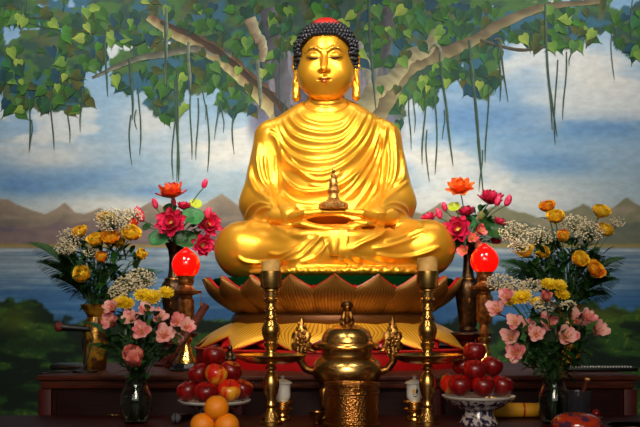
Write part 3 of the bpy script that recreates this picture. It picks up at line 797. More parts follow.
# row of curls along the hairline edge
for k in range(25):
    a=(k/24*2-1)*1.02
    x=.141*math.sin(a*1.25); z=.138-.30*max(0,abs(x)-.055)**1.25*4.2
    if abs(x)>.12: z-= (abs(x)-.12)*2.0
    e=1-(x/HR[0])**2-((z-HA.z)/HR[2])**2
    y=HA.y-HR[1]*math.sqrt(max(e,.0))
    n=Vector((x,y-HA.y,z-HA.z)).normalized(); q=Vector((0,0,1)).rotation_difference(n)
    st=len(mb.v); mb.lathe([(0.0105,-.004),(.011,.003),(.008,.009),(.004,.013),(0,.014)],9); mb.xf(Matrix.Translation(Vector((x,y,z)))@q.to_matrix().to_4x4(),st)
for s in (-1,1):
    for k in range(7):
        z=.105-k*.020; x=s*(.139+.006*math.sin(k)); y=-.035+.004*k
        st=len(mb.v); mb.lathe([(0.0105,-.006),(.0115,.003),(.008,.009),(.004,.013),(0,.014)],9)
        q=Vector((0,0,1)).rotation_difference(Vector((s*.8,-.6,.1)).normalized()); mb.xf(Matrix.Translation(Vector((x,y,z)))@q.to_matrix().to_4x4(),st)
        x=s*(.150); y=-.010+.003*k
        st=len(mb.v); mb.lathe([(0.0105,-.006),(.0115,.003),(.008,.009),(.004,.013),(0,.014)],9)
        q=Vector((0,0,1)).rotation_difference(Vector((s*.95,-.3,.1)).normalized()); mb.xf(Matrix.Translation(Vector((x,y,z)))@q.to_matrix().to_4x4(),st)
mb.build('curled_hair','hair',hd)
MB().ell((0,.012,.183),(.080,.075,.046),24,12).build('crown_jewel','jewel',hd)
# small pagoda held in the hands
PG=WV(333.5,209.5,yh-.0)
pg=thing('pagoda_reliquary','tiny gilt bronze pagoda reliquary standing on the statue\'s joined hands','reliquary',PG)
k=(yh+4.5)/900*1.12
mb=MB(); mb.lathe([(0,0),(12.5*k,0),(13.5*k,1*k),(13.5*k,4*k),(12*k,6*k),(7.5*k,8*k),(5.5*k,9.5*k)],8); mb.build('base','pag',pg,angle=.5)
mb=MB(); mb.lathe([(5.5*k,9.5*k),(4.6*k,11*k),(4.2*k,14*k),(5.2*k,15*k),(5.6*k,17*k),(4.6*k,19*k),(3.6*k,20*k),(4*k,22*k),(3.8*k,26*k),(2.4*k,28*k),(2.8*k,30*k),(1.6*k,32*k)],16); mb.build('tower','pag',pg,angle=.6)
mb=MB(); mb.lathe([(1.6*k,31.5*k),(1.2*k,36*k),(.6*k,42*k),(0,45*k)],12); mb.build('spire','pag',pg)
# ================================================================ VESSELS, LAMPS AND FRUIT
def DP(px,py,d): return W(px,py,d+CAMY)      # pixel at distance d
def prof_px(pts,d,base_py):                  # (radius px, row) pairs, bottom row base_py -> metres above base
    k=d/FPX; return [(r*k,(base_py-y)*k) for r,y in pts]
def on(px,d,z): return ((px-320)*d/FPX, d+CAMY, z)
def rowz(z,d): return HOR-(z-CAMZ)*FPX/d     # picture row of height z at distance d

# glass and paint materials used here
M['glass']=mat('clear_glass',(.93,.97,.95),.02,0,trans=1,ior=1.45)
M['redbulb']=mat('red_lotus_bulb_glass',(.90,.05,.02),.12,0,emit=(1,.03,.012),estr=.85,coat=.6)
M['amberplastic']=mat('gilt_lamp_plastic',(.62,.38,.16),.3,.7,rgb2=(.42,.22,.10),scale=60,bump=.3,bscale=120)
M['orange']=mat('orange_peel',(.96,.55,.06),.42,0,bump=.35,bscale=420,sub=.1)
M['calyx']=mat('fruit_stem_brown',(.24,.17,.08),.7)
M['bluewhite']=mat('blue_and_white_porcelain',(.72,.67,.66),.2,0,rgb2=(.16,.13,.24),scale=62,lo=.46,hi=.52,coat=.3)
M['hammer']=None
def hammered():
    m,nt,b=new_mat('hammered_brass'); b.inputs['Base Color'].default_value=(*lin((.62,.40,.18)),1); b.inputs['Metallic'].default_value=1; b.inputs['Roughness'].default_value=.28
    tc=nt.nodes.new('ShaderNodeTexCoord'); v=nt.nodes.new('ShaderNodeTexVoronoi'); v.inputs['Scale'].default_value=170
    nt.links.new(tc.outputs['Object'],v.inputs['Vector']); bp=nt.nodes.new('ShaderNodeBump'); bp.inputs['Strength'].default_value=.55; bp.inputs['Distance'].default_value=.004
    nt.links.new(v.outputs['Distance'],bp.inputs['Height']); nt.links.new(bp.outputs['Normal'],b.inputs['Normal']); return m
M['hammer']=hammered()
def apple_mat(name,c1,c2,thr):
    m,nt,b=new_mat(name); tc=nt.nodes.new('ShaderNodeTexCoord')
    n=nt.nodes.new('ShaderNodeTexNoise'); n.inputs['Scale'].default_value=16; n.inputs['Detail'].default_value=5
    mp=nt.nodes.new('ShaderNodeMapping'); mp.inputs['Scale'].default_value=(1,1,.35); nt.links.new(tc.outputs['Object'],mp.inputs['Vector']); nt.links.new(mp.outputs['Vector'],n.inputs['Vector'])
    r=nt.nodes.new('ShaderNodeValToRGB'); r.color_ramp.elements[0].position=thr-.06; r.color_ramp.elements[1].position=thr+.06
    r.color_ramp.elements[0].color=(*lin(c1),1); r.color_ramp.elements[1].color=(*lin(c2),1); nt.links.new(n.outputs['Fac'],r.inputs['Fac']); nt.links.new(r.outputs['Color'],b.inputs['Base Color'])
    b.inputs['Roughness'].default_value=.34; b.inputs['Coat Weight'].default_value=.2; b.inputs['Coat Roughness'].default_value=.1; return m
M['apple']=apple_mat('red_apple_skin',(.68,.06,.04),(.42,.02,.02),.5)
M['apple2']=apple_mat('red_and_yellow_apple_skin',(.80,.12,.05),(.90,.62,.14),.56)

# ---- tall brass candlesticks
dS=3.3; kS=dS/FPX
def candlestick(px,label,dy,mirror=1,candle_top=260,waxr=9.5,wlabel=''):
    base_py=rowz(TT,dS); off=dy
    t=thing('brass_candlestick',label,'candlestick',on(px,dS,TT),group='tall brass candlesticks')
    B=base_py
    pr=[(12,B),(12,B-2.5),(10.5,B-4),(10,B-6),(8,B-9),(6,B-12),(4.6,B-16)]
    mb=MB(); mb.lathe(prof_px(pr,dS,B),40); mb.build('base','brass',t,angle=.7)
    pr=[(5,B-15.5),(4.2,408),(5.6,406),(5.6,404),(4.2,402),(4.6,399),(7,393),(8.4,387),(8.6,383),(7.4,377),(5.2,373),(4.2,371.5),(4.2,370),(5.8,368.5),(5.8,367),(4.2,365.5),(4.2,361.5),(6,360)]
    mb=MB(); mb.lathe(prof_px(pr,dS,B),36); mb.build('lower_stem','brass',t,angle=.9)
    pr=[(6,360.6),(14,360.3),(24,359.2),(31,357.2),(34.5,354.8),(35.5,354.4),(36,355),(35,356.5),(31,359.6),(24,362.2),(14,363.6),(5,363.9)][::-1]
    mb=MB(); mb.lathe(prof_px(pr,dS,B),64); mb.build('drip_pan','brass',t,angle=.9)
    pr=[(5,360.4),(7.5,358),(7.8,355),(5.2,352),(5,349),(6.8,346),(7.5,343),(6.2,341.5),(7.8,338),(9.2,333),(9.4,329),(8,325),(6,322),(5.4,320),(6.5,319),(6.5,317.5),(5,316),(4.8,311),(6.6,310),(6.6,308.5),(5,307),(5.3,303),(7.2,302),(7.8,300.5),(7.8,299),(5.6,297.5),(6,292),(8.6,291),(8.6,289.5),(6,288.5)]
    mb=MB(); mb.lathe(prof_px(pr,dS,B),36); mb.build('upper_stem','brass',t,angle=.9)
    pr=[(5.5,289),(10.3,288.2),(10.8,287),(10.8,271.5),(10.2,271),(9.8,271.5),(9.8,280),(0,280)]
    mb=MB(); mb.lathe(prof_px(pr,dS,B),36); mb.build('candle_cup','brass',t,angle=.7)
    c=on(px,dS,TT+(B-280.2)*kS)
    mb=MB(); seg=28; rows=[]
    top=(280.2-candle_top)*kS
    prs=[(0,0),(waxr*.96,0.0),(waxr,.004/kS*0+.3)]
    random.seed(int(px))
    vs=[]; P=[]
    for i in range(10):
        t_=i/9
        ring=[]
        for j in range(seg):
            a=2*PI*j/seg
            hh=top*(1-.10*(.5+.5*math.sin(a*2+1)))
            r=waxr*kS*(1+.02*math.sin(3*a+i*.6))
            ring.append((r*math.cos(a),r*math.sin(a),hh*t_))
        P.append(ring)
    for rr in (.86,.6,.0):
        P.append([(waxr*kS*rr*math.cos(2*PI*j/seg),waxr*kS*rr*math.sin(2*PI*j/seg),top*(.90 if rr>.7 else .84)) for j in range(seg)])
    mb.grid(P,0,closed=True)
    o=thing('candle_stub',wlabel,'candle',c,group='candle stubs')
    mb.build('wax_body','wax',o,angle=1.2)
    MB().tube([(0,0,top*.83),(0.001,0,top*.83+.006),(.003,0,top*.83+.009)],.0009,5).build('wick','black',o)
    return t
candlestick(271,'tall brass candlestick with a wide drip pan, left of the lion censer',0,candle_top=260,waxr=9.6,wlabel='short amber candle stub in the left candlestick cup')
candlestick(427.5,'tall brass candlestick with a wide drip pan, right of the lion censer',0,candle_top=257,waxr=10.0,wlabel='pinkish tan candle stub in the right candlestick cup')

# ---- brass censer with lion lid
dC=3.50; kC=dC/FPX; BC=rowz(TT,dC)
cen=thing('brass_censer','large polished brass censer with a lion on its lid and two flaming side handles','censer',on(347,dC,TT))
mb=MB(); mb.lathe(prof_px([(6,BC-17),(20,388),(28,384),(33,378),(35,372),(34.5,366),(31,360),(27,357.5),(25.5,356),(25,351),(26,349),(31,348),(32.5,346.5),(32,345.5),(28,345.5),(24,347)],dC,BC),64); mb.build('bowl','brass',cen,angle=.6)
lid=MB(); lid.lathe(prof_px([(31.5,345.4),(32.3,344.6),(32,343.6),(28,342.8),(26,341.5),(25,337),(22.5,332),(19,329),(17.5,328.2),(15,327.5),(12.5,325.5),(8,324.5),(0,324.3)],dC,BC),64)
lid=lid.build('lid','brass',cen,angle=.5)
for k in range(22):
    a=2*PI*k/22; r=24.6*kC; z=(BC-337.5)*kC
    MB().ell((r*math.cos(a),r*math.sin(a),z),(.0035,.0035,.004),8,6).build('vent_hole','black',lid)
# lion finial: seated body, chest, head with mane, forelegs, tail
Fl=Field((-.045,-.04,-.004),(.045,.045,.095),.0021)
Fl.add(Fl.ellipsoid((0,.012,.020),(.019,.024,.019)),.004)
Fl.add(Fl.cone((0,.010,.026),(0,-.008,.050),.017,.014),.008)
Fl.add(Fl.ellipsoid((0,-.010,.064),(.0165,.0155,.0160)),.006)
Fl.add(Fl.ellipsoid((0,-.024,.060),(.0085,.008,.0065)),.004)
for s in (-1,1):
    Fl.add(Fl.chain([(s*.011,-.010,.044),(s*.013,-.018,.022),(s*.013,-.020,.004)],[.0075,.006,.0055]),.004)
    Fl.add(Fl.ellipsoid((s*.013,-.026,.003),(.006,.008,.0045)),.003)
    Fl.add(Fl.ellipsoid((s*.018,.008,.012),(.009,.016,.013)),.004)
    Fl.add(Fl.ellipsoid((s*.020,-.008,.004),(.006,.010,.0045)),.003)
    Fl.add(Fl.ellipsoid((s*.011,-.008,.079),(.0045,.003,.005)),.002)
    Fl.sub(Fl.ellipsoid((s*.006,-.026,.067),(.0025,.003,.002)),.001)
for k in range(9):
    a=PI*k/8; Fl.add(Fl.ellipsoid((.017*math.cos(a),-.006,.062+.016*math.sin(a)),(.0055,.006,.0055)),.0015)
Fl.sub(Fl.ellipsoid((0,-.031,.056),(.006,.004,.0015)),.001)
Fl.add(Fl.chain([(0,.034,.012),(.004,.040,.030),(-.004,.036,.046)],[.005,.006,.003]),.003)
Fl.D=np.maximum(Fl.D,-Fl.Z).astype(np.float32)
V,Q=Fl.mesh(); V=relax(V,Q,1,.4); V*=1.14
np_mesh('lion_finial',V,Q,'brassd',lid,(0,0,0),(0,0,(BC-324.6)*kC))
# handles: curved bracket, leaf scrolls, central flower and pointed flame
for s in (-1,1):
    cx=s*45.5*kC
    hb=MB()
    hb.tube([(s*32*kC,0,(BC-372)*kC),(s*41*kC,0,(BC-369)*kC),(s*46.5*kC,0,(BC-361)*kC),(s*46*kC,0,(BC-352)*kC),(s*45*kC,0,(BC-345)*kC)],[.015,.015,.015,.017,.014],12)
    hb.tube([(s*31*kC,0,(BC-352)*kC),(s*37*kC,0,(BC-350)*kC),(s*42*kC,0,(BC-348)*kC)],[.005,.006,.006],8)
    # flame leaf plate
    prof=[(0,-40),(5,-36),(6,-31),(9.5,-29),(10,-24),(7.5,-21),(9.5,-17),(8.5,-12.5),(5.5,-11.5),(5.2,-8),(3.2,-6),(2.2,-1),(0,4.5)]
    out=[(x,y) for x,y in prof]+[(-x,y) for x,y in prof[-2:0:-1]]
    n=len(out); vs=[];cyz=(BC-325)*kC
    for yy,sc_ in ((-.008,.86),(-.004,1),(.004,1),(.008,.86)):
        for x,y in out: vs.append((cx+x*kC*sc_*1.05,yy,(cyz+(y+20)*kC*sc_-15*kC)))
    fs=[]
    for l in range(3):
        for i in range(n): i2=(i+1)%n; fs.append((l*n+i,l*n+i2,(l+1)*n+i2,(l+1)*n+i))
    fs.append(tuple(range(n))[::-1]); fs.append(tuple(3*n+i for i in range(n)))
    hb.add(vs,fs,0)
    zc=(BC-341)*kC
    for q in range(7):
        a=2*PI*q/7; hb.ell((cx+4.2*kC*math.cos(a),-.012,zc+4.2*kC*math.sin(a)),(2.1*kC,.005,2.1*kC),10,6)
    hb.ell((cx,-.016,zc),(2.0*kC,.006,2.0*kC),10,6)
    for q in range(5):
        y=-4+q*3.6; hb.ell((cx+(-1)**q*2.6*kC,-.010,zc+(8+q*3.2)*kC),(2.4*kC*(1-q*.12),.005,2.2*kC),8,6)
        hb.ell((cx-(-1)**q*3.6*kC,-.010,zc-(7+q*1.2)*kC),(2.4*kC,.005,1.8*kC),8,6)
    hb.build('handle','brassd',cen,angle=.7)
for a in (90,215,325):
    a=math.radians(a); x=22*kC*math.cos(a); y=22*kC*math.sin(a)
    lg=MB(); lg.tube([(x,y,(BC-384)*kC),(x*1.30,y*1.30,(BC-390)*kC),(x*1.28,y*1.28,.035),(x*1.12,y*1.12,.016),(x*1.3,y*1.3,.007)],[.018,.017,.011,.009,.007],12); lg.ell((x*1.30,y*1.30,.007),(.016,.016,.007),12,6); lg.build('leg','brassd',cen)
# ---- hammered brass pot in front of the censer
dP=3.235; BPx=rowz(TT,dP)
pot=thing('incense_pot','round hammered brass incense pot with a smooth rim, in front of the lion censer','pot',on(352,dP,TT))
mb=MB(); mb.lathe(prof_px([(25.5,BPx),(27.6,BPx-.4),(28,BPx-2),(28,BPx-3.5),(26.6,BPx-4.6),(26.6,394)],dP,BPx),64); mb.lathe(prof_px([(26.6,394.2),(27.6,393),(27.6,389.5),(26.6,388.5),(26.8,385.6),(28.4,385),(28.6,383.4),(27.8,382.6),(26.4,383),(25.8,385),(25.8,396),(0,398)],dP,BPx),64)
mb.build('pot_body','hammer',pot,angle=.5)
MB().lathe([(0,(BPx-390)*dP/FPX),(25.7*dP/FPX,(BPx-390)*dP/FPX)],40).build('ash','plaster',pot)
# ---- small brass cup left of the pot
cp=thing('brass_cup','small low brass cup half hidden at the left of the hammered pot','cup',on(317,3.30,TT))
mb=MB(); mb.lathe([(.018,0),(.020,.004),(.014,.008),(.016,.014),(.026,.030),(.030,.044),(.031,.046),(.029,.045),(.024,.031),(0,.018)],32); mb.build('cup_body','brassd',cp,angle=.7)

# ---- lidded porcelain cups on brass stands
def teacup(px,d,label,emblem):
    k=d/FPX; B=rowz(TT,d)
    st=thing('brass_cup_stand','small tiered brass stand carrying the white cup at the '+('left' if px<320 else 'right')+' of the censer','stand',on(px,d,TT),group='brass cup stands')
    mb=MB(); mb.lathe(prof_px([(8.5,B),(9,B-1),(8.5,B-3),(5.5,B-5),(5,B-7),(7.5,B-8.5),(10.5,B-10),(11,B-11.5),(10,B-12.5),(6.5,B-13.5),(6.3,B-15.5),(10,B-17),(11,B-18.5),(10.6,B-19.3),(6,B-19),(0,B-19)],d,B),40); mb.build('stand_body','brass',st,angle=.6)
    z=TT+19.1*k; T=B-19.1
    c=thing('lidded_teacup',label,'cup',on(px,d,z),group='white lidded teacups')
    mb=MB(); mb.lathe(prof_px([(5.6,T),(6,T-.6),(5.8,T-1.2),(7.6,T-3),(8,T-6),(8,T-16.5),(8.2,T-17.2),(7.6,T-17.2),(7.4,T-6),(0,T-4)],d,T),36); mb.build('cup_body','white',c,angle=.7)
    mb=MB(); mb.lathe(prof_px([(7.4,T-17.2),(9.6,T-17.4),(9.9,T-18.2),(8.5,T-19.6),(4.5,T-21.4),(1.6,T-22.2),(1.2,T-23),(2.2,T-24),(1.9,T-25.3),(0,T-25.8)],d,T),36); mb.build('lid','white',c,angle=.8)
    if emblem:
        # small lotus emblem: yellow petals over a dark base line, wrapped on the cup
        rr=8.05*k
        def wrap(pts,m,off=.0004):
            ring=[((rr+off)*math.sin(x/8.0),-(rr+off)*math.cos(x/8.0),(17.2-9+y*1.3)*k) for x,y in [(a*1.35,b) for a,b in pts]]; cc=((rr+off)*math.sin(sum(p[0] for p in pts)/len(pts)/8),-(rr+off)*math.cos(sum(p[0] for p in pts)/len(pts)/8),(8.2+sum(p[1] for p in pts)/len(pts))*k)
            ring_in=[(x*.985,y*.985,z_) for x,y,z_ in ring]; n=len(ring)
            MB().add([cc]+ring+ring_in,[(0,1+i,1+(i+1)%n) for i in range(n)]+[(1+i,1+n+i,1+n+(i+1)%n,1+(i+1)%n) for i in range(n)]).build('emblem',m,c,smooth=False)
        M.setdefault('emy',mat('emblem_yellow',(.85,.60,.10),.4)); M.setdefault('emk',mat('emblem_dark',(.12,.10,.10),.4))
        wrap([(-1.9,0),(-2.3,2),(-1.2,4.2),(-.3,2.5),(-.2,0)],'emy'); wrap([(.2,0),(.3,2.5),(1.2,4.2),(2.3,2),(1.9,0)],'emk')
        wrap([(-2,-1.2),(-2,-.6),(2,-.6),(2,-1.2)],'emk'); wrap([(-1.4,-2.6),(-1.4,-2),(1.4,-2),(1.4,-2.6)],'emk')
teacup(282.5,3.42,'white porcelain teacup with a domed lid, partly behind the left candlestick',False)
teacup(414.5,3.42,'white lidded teacup with a small yellow and black emblem, beside the right candlestick',True)

# ---- footed fruit bowls
def fruit_bowl(px,d,label,rim):
    B=rowz(TT,d); k=d/FPX
    t=thing('fruit_bowl',label,'bowl',on(px,d,TT),group='blue and white fruit bowls')
    mb=MB(); mb.lathe(prof_px([(19,B),(19.5,B-1.5),(17.5,B-4),(15.5,B-9),(14.5,B-14)],d,B),48); mb.build('foot','bluewhite',t,angle=.8)
    mb=MB(); mb.lathe(prof_px([(14.3,B-13.6),(18,B-15),(25,B-18),(31,B-23),(34,rim+3.5),(34.8,rim+1.8),(33,rim+2.5),(29,B-23),(22,B-18.5),(12,B-16.5),(0,B-16)],d,B),64); mb.build('bowl_body','bluewhite',t,angle=.8)
    mb=MB(); mb.lathe(prof_px([(34.2,rim+3.4),(36.2,rim+1.2),(36.6,rim+.2),(35.8,rim),(33,rim+2.6)],d,B),64); mb.build('rim','white',t,angle=.9)
    return TT+(B-rim)*k
dB=3.30
zl=fruit_bowl(214.5,dB,'footed blue and white porcelain bowl heaped with apples, behind the oranges',399.5)
zr=fruit_bowl(478.5,dB,'footed blue and white porcelain bowl heaped with apples, right of the candlestick',395)
def apple_mesh(seed,h=1.0):
    r=random.Random(seed); P=[]
    n=18;m=28; e=[r.uniform(-.03,.03) for _ in range(5)]
    for i in range(n+1):
        t=PI*i/n; row=[]
        for j in range(m):
            a=2*PI*j/m
            rad=math.sin(t)**.80*(1+.13*math.cos(t))*(1+e[0]*math.cos(a)+.018*math.cos(5*a)*(1 if math.cos(t)<0 else .4))
            z=math.cos(t)*.90*h
            z-= .30*math.exp(-((math.sin(t))/.28)**2)*(1 if math.cos(t)>0 else -.55)*(1 if abs(math.cos(t))>.3 else 0)
            row.append((rad*math.cos(a),rad*math.sin(a),z))
        P.append(row)
    mb=MB(); mb.grid(P[::-1],0,closed=True); return mb
def apple(px,py,d,r,label,group,m='apple',seed=0,tilt=(0,0,0),lab2=None):
    t=thing('apple',label,'apple',DP(px,py,d),group=group,rot=tilt)
    R=r*d/FPX; mb=apple_mesh(seed); mb.v=[(x*R,y*R,z*R) for x,y,z in mb.v]; mb.build('skin',m,t)
    MB().tube([(0,0,R*.55),(R*.02,0,R*.85),(R*.10,0,R*1.08)],[R*.05,R*.04,R*.06],6).build('stalk','calyx',t)
g='apples in the left bowl'
apple(214.5,356,dB,11.3,'red apple at the very top of the left bowl',g,seed=1,tilt=(.1,.1,0))
apple(199,374,dB,10.8,'red apple at the left of the second tier, left bowl',g,seed=2,tilt=(.3,-.5,0))
apple(216,374.5,dB-.06,11.3,'red apple with a yellow patch, middle of the second tier, left bowl',g,'apple2',seed=3,tilt=(.5,.2,.9))
apple(231,371.5,dB+.02,11,'red apple at the right of the second tier, left bowl',g,seed=4,tilt=(.2,.4,0))
apple(188,391.5,dB,11.2,'red apple at the left end of the bottom tier, left bowl',g,seed=5,tilt=(.2,-.3,0))
apple(206,393,dB-.075,11.8,'red apple left of the oranges at the front of the left bowl',g,seed=6,tilt=(.3,0,0))
apple(229.5,391,dB-.06,11.8,'red apple with yellow streaks at the front right of the left bowl',g,'apple2',seed=8,tilt=(.6,.1,0))
apple(242,389.5,dB+.02,10.8,'red apple at the right end of the bottom tier, left bowl',g,seed=9,tilt=(.2,.3,0))
g='apples in the right bowl'
apple(474.5,352,dB,11.4,'dark red apple at the very top of the right bowl',g,seed=11,tilt=(.1,0,0))
apple(463,366.5,dB+.04,10.6,'dark red apple at the left of the second tier, right bowl',g,seed=12,tilt=(.2,-.4,0))
apple(475,370.5,dB-.06,11.6,'dark red apple in the middle of the second tier, right bowl',g,seed=13,tilt=(.3,0,0))
apple(492,366.5,dB+.02,10.8,'dark red apple at the right of the second tier, right bowl',g,seed=14,tilt=(.2,.4,0))
apple(450,384.5,dB+.03,10.8,'apple with an orange yellow side at the left of the right bowl',g,'apple2',seed=16,tilt=(.4,-.4,2.0))
apple(460,385.5,dB-.06,11.8,'dark red apple at the front left of the right bowl',g,seed=17,tilt=(.3,0,0))
apple(483.5,386,dB-.075,12,'red apple at the front middle of the right bowl',g,seed=18,tilt=(.35,.1,0))
apple(502,386,dB,11.2,'dark red apple at the right end of the right bowl',g,seed=19,tilt=(.2,.3,0))
def orange(px,py,d,r,label):
    R=r*d/FPX; t=thing('orange_fruit',label,'orange',DP(px,py,d),group='oranges in front of the left bowl')
    mb=MB(); mb.ell((0,0,0),(R,R,R*.97),32,20); mb.build('peel','orange',t)
    MB().ell((0,0,R*.965),(R*.12,R*.12,R*.05),10,6).build('stem_button','calyx',t)
orange(216.5,407.5,3.0,12.4,'orange balanced on top of the other two oranges')
orange(202.5,425,3.0,12.4,'orange at the lower left under the top orange')
orange(227,425,3.0,12.2,'orange at the lower right under the top orange')
fd=thing('fruit_dish','low white dish under the three oranges in front of the left apple bowl','dish',on(215,3.0,TT))
zz=W(0,425,-1.5)[2]-12.3*3/900-TT
mb=MB(); mb.lathe([(.035,0),(.038,.004),(.030,zz*.4),(.05,zz*.7),(.098,zz+.006),(.10,zz+.008),(.094,zz+.004),(.05,zz-.004),(0,zz-.006)],48); mb.build('dish_body','white',fd,angle=.8)

# ---- red lotus lamps
def lotus_lamp(px,d,top,label,tassel):
    z0=CT; k=d/FPX; B=rowz(z0,d); s=top-247     # rows shift
    t=thing('lotus_lamp',label,'lamp',on(px,d,z0),group='red lotus bud lamps')
    P=lambda pts:prof_px([(r,y+s) for r,y in pts],d,B)
    mb=MB(); mb.lathe(prof_px([(17,B),(17,B-2),(14,B-3),(13,B-6),(11.5,B-8)],d,B),8); mb.build('base','black',t,angle=.4)
    mb=MB(); mb.lathe(prof_px([(11,B-7.5),(10.5,B-11),(7.5,B-15),(5.5,B-22),(4,B-27),(6.5,B-30),(6.5,B-33),(4,B-35)],d,B),24); mb.build('foot','brass',t,angle=.8)
    mb=MB(); mb.lathe(prof_px([(4,B-34.5),(5.6,B-37),(4.6,328+s),(7,325+s),(8.2,322+s),(8.2,300+s),(7.2,298.5+s),(6,297+s)],d,B),8); mb.build('column','amberplastic',t,angle=.5)
    mb=MB(); mb.lathe(P([(6,298),(6.4,295),(14,293),(15.4,290.6),(13.5,290.2),(9.5,289),(7,286.5),(6,284.6)]),8)
    for q in range(8):
        a=2*PI*q/8+PI/8*0; r=15.2*k; mb.ell((r*math.cos(a),r*math.sin(a),(B-291.6-s)*k+.002),(.006,.006,.006),8,6)
    mb.build('canopy','amberplastic',t,angle=.5)
    mb=MB(); mb.lathe(P([(5.6,285.4),(7.6,283),(8.2,280.5),(7.6,278),(8.8,275.5),(7.6,273),(0,273)]),24); mb.build('socket','amberplastic',t,angle=.8)
    mb=MB(); mb.lathe(P([(5,276.4),(8.6,275.6),(12,272),(13.9,267),(14.1,262.5),(12.6,257.5),(9.6,253.4),(6,250.4),(2.8,248.2),(.8,246.7),(0,246.4)]),40); mb.build('bulb','redbulb',t)
    for a in ([0,PI] if tassel else [PI]):
        x=15*k*math.cos(a); y=15*k*math.sin(a); zt=(B-291-s)*k
        mb=MB(); mb.tube([(x,y,zt),(x*1.02,y,zt-10*k)],.0012,5); mb.ell((x*1.02,y,zt-13*k),(.006,.006,.014),8,8); mb.build('tassel','amberplastic',t)
lotus_lamp(186,3.98,247.5,'glowing red lotus bud lamp on a gilt column, left of the statue',True)
lotus_lamp(484.5,3.98,243.5,'glowing red lotus bud lamp on a gilt column, right of the statue',True)

# ---- small odds and ends
fg=thing('figurine','small dark bronze figurine standing on the cabinet edge behind the left bowl','figurine',on(230,3.96,CT))
Ff=Field((-.04,-.035,-.004),(.04,.035,.13),.0028)
Ff.add(Ff.ellipsoid((0,0,.012),(.030,.026,.014)),.004); Ff.add(Ff.cone((0,0,.018),(0,0,.070),.022,.015),.008); Ff.add(Ff.ellipsoid((0,-.002,.100),(.012,.012,.014)),.004); Ff.add(Ff.cone((0,0,.07),(0,0,.09),.016,.006),.006)
for s in (-1,1): Ff.add(Ff.chain([(s*.015,0,.076),(s*.024,-.004,.055),(s*.008,-.020,.050)],[.007,.006,.005]),.004)
Ff.D=np.maximum(Ff.D,-Ff.Z).astype(np.float32); V,Q=Ff.mesh(); np_mesh('figure_body',V,Q,'bronze',fg)
# wooden pole leaning against the throne
pp=[Vector(DP(166,366,3.90)),Vector(DP(206,305,4.00))]
pp[0].z=CT+.02
o=MB().tube([pp[0]-pp[0],(pp[1]-pp[0])*.5,pp[1]-pp[0]],[.014,.016,.018],12).build('wooden_striker','wood',None,loc=pp[0]); tag(o,'slanting brown wooden drum striker leaning at the left side of the throne','striker')
# microphone on a short stand, left
M['mic']=mat('red_foam_microphone_head',(.42,.14,.10),.5,bump=.6,bscale=500); M['grille']=mat('grey_wire_grille',(.42,.42,.44),.4,.6,bump=.8,bscale=600)
mc=thing('microphone','black microphone with a reddish round head pointing left beside the gold vase','microphone',on(84,3.86,CT))
hz=W(0,327,3.86+CAMY)[2]-CT; kx=3.86/900
mb=MB(); mb.ell((-25*kx,0,hz),(5*kx,5*kx,5*kx),20,14); mb.build('mic_head','mic',mc)
mb=MB(); mb.tube([(-21*kx,0,hz),(-19*kx,0,hz-.001),(-6*kx,0,hz-.006),(6*kx,0,hz-.010)],[.019,.017,.013,.011],16); mb.build('mic_handle','black',mc,angle=.8)
mb=MB(); mb.tube([(0,.014,hz-.02),(0,.02,.012)],.006,8); mb.lathe([(0,.0),(.055,.0),(.055,.008),(.01,.014),(0,.014)],28,c=(0,.02,0)); mb.build('mic_stand','black',mc,angle=.8)
mb=MB(); mb.tube([(6*kx,0,hz-.010),(9*kx,0,hz-.05),(2*kx,-.03,.02),(-14*kx,-.04,.006),(-28*kx,-.10,.006),(-35*kx,-.12,.006)],.004,6); mb.build('cable','black',mc)
m2=thing('handheld_microphone','grey ball grille of a handheld microphone lying on the table left of the apple bowl','microphone',on(176,3.32,TT))
R=5.2*3.32/900
mb=MB(); mb.ell((0,0,R),R,20,14); mb.build('mic_head','grille',m2)
mb=MB(); mb.lathe([(R*1.02,-.003),(R*1.05,0),(R*1.02,.003)],24); st=0
mb.xf(Matrix.Translation((0,.0,R))@Matrix.Rotation(PI/2,4,'Y'),0); mb.build('mic_ring','black',m2)
mb=MB(); mb.tube([(0,.012,R),(.01,.05,R*.9),(.03,.16,R*.7)],[R*.85,R*.7,R*.5],14); mb.build('mic_handle','black',m2)
# flat black case on the cabinet, left, and studded strip on the right
o=thing('black_case','flat black case lying on the cabinet at the left behind the gold vase','case',on(74,4.12,CT))
MB().box(-.09,.09,-.07,.07,0,.026,bev=.006).build('case_body','black',o,angle=.6); MB().box(-.05,.05,-.074,-.069,.010,.016).build('clasp','bronze',o,smooth=False)
o=thing('beaded_tray','long black tray edged with pale beads on the cabinet at the right','tray',on(598,3.98,CT))
MB().box(-.15,.16,-.06,.08,0,.020,bev=.008).build('tray_body','black',o,angle=.6)
for q in range(22): MB().ell((-.14+q*.0125,-.064,.021),(.0042,.0042,.0042),8,6).build('bead','white',o)
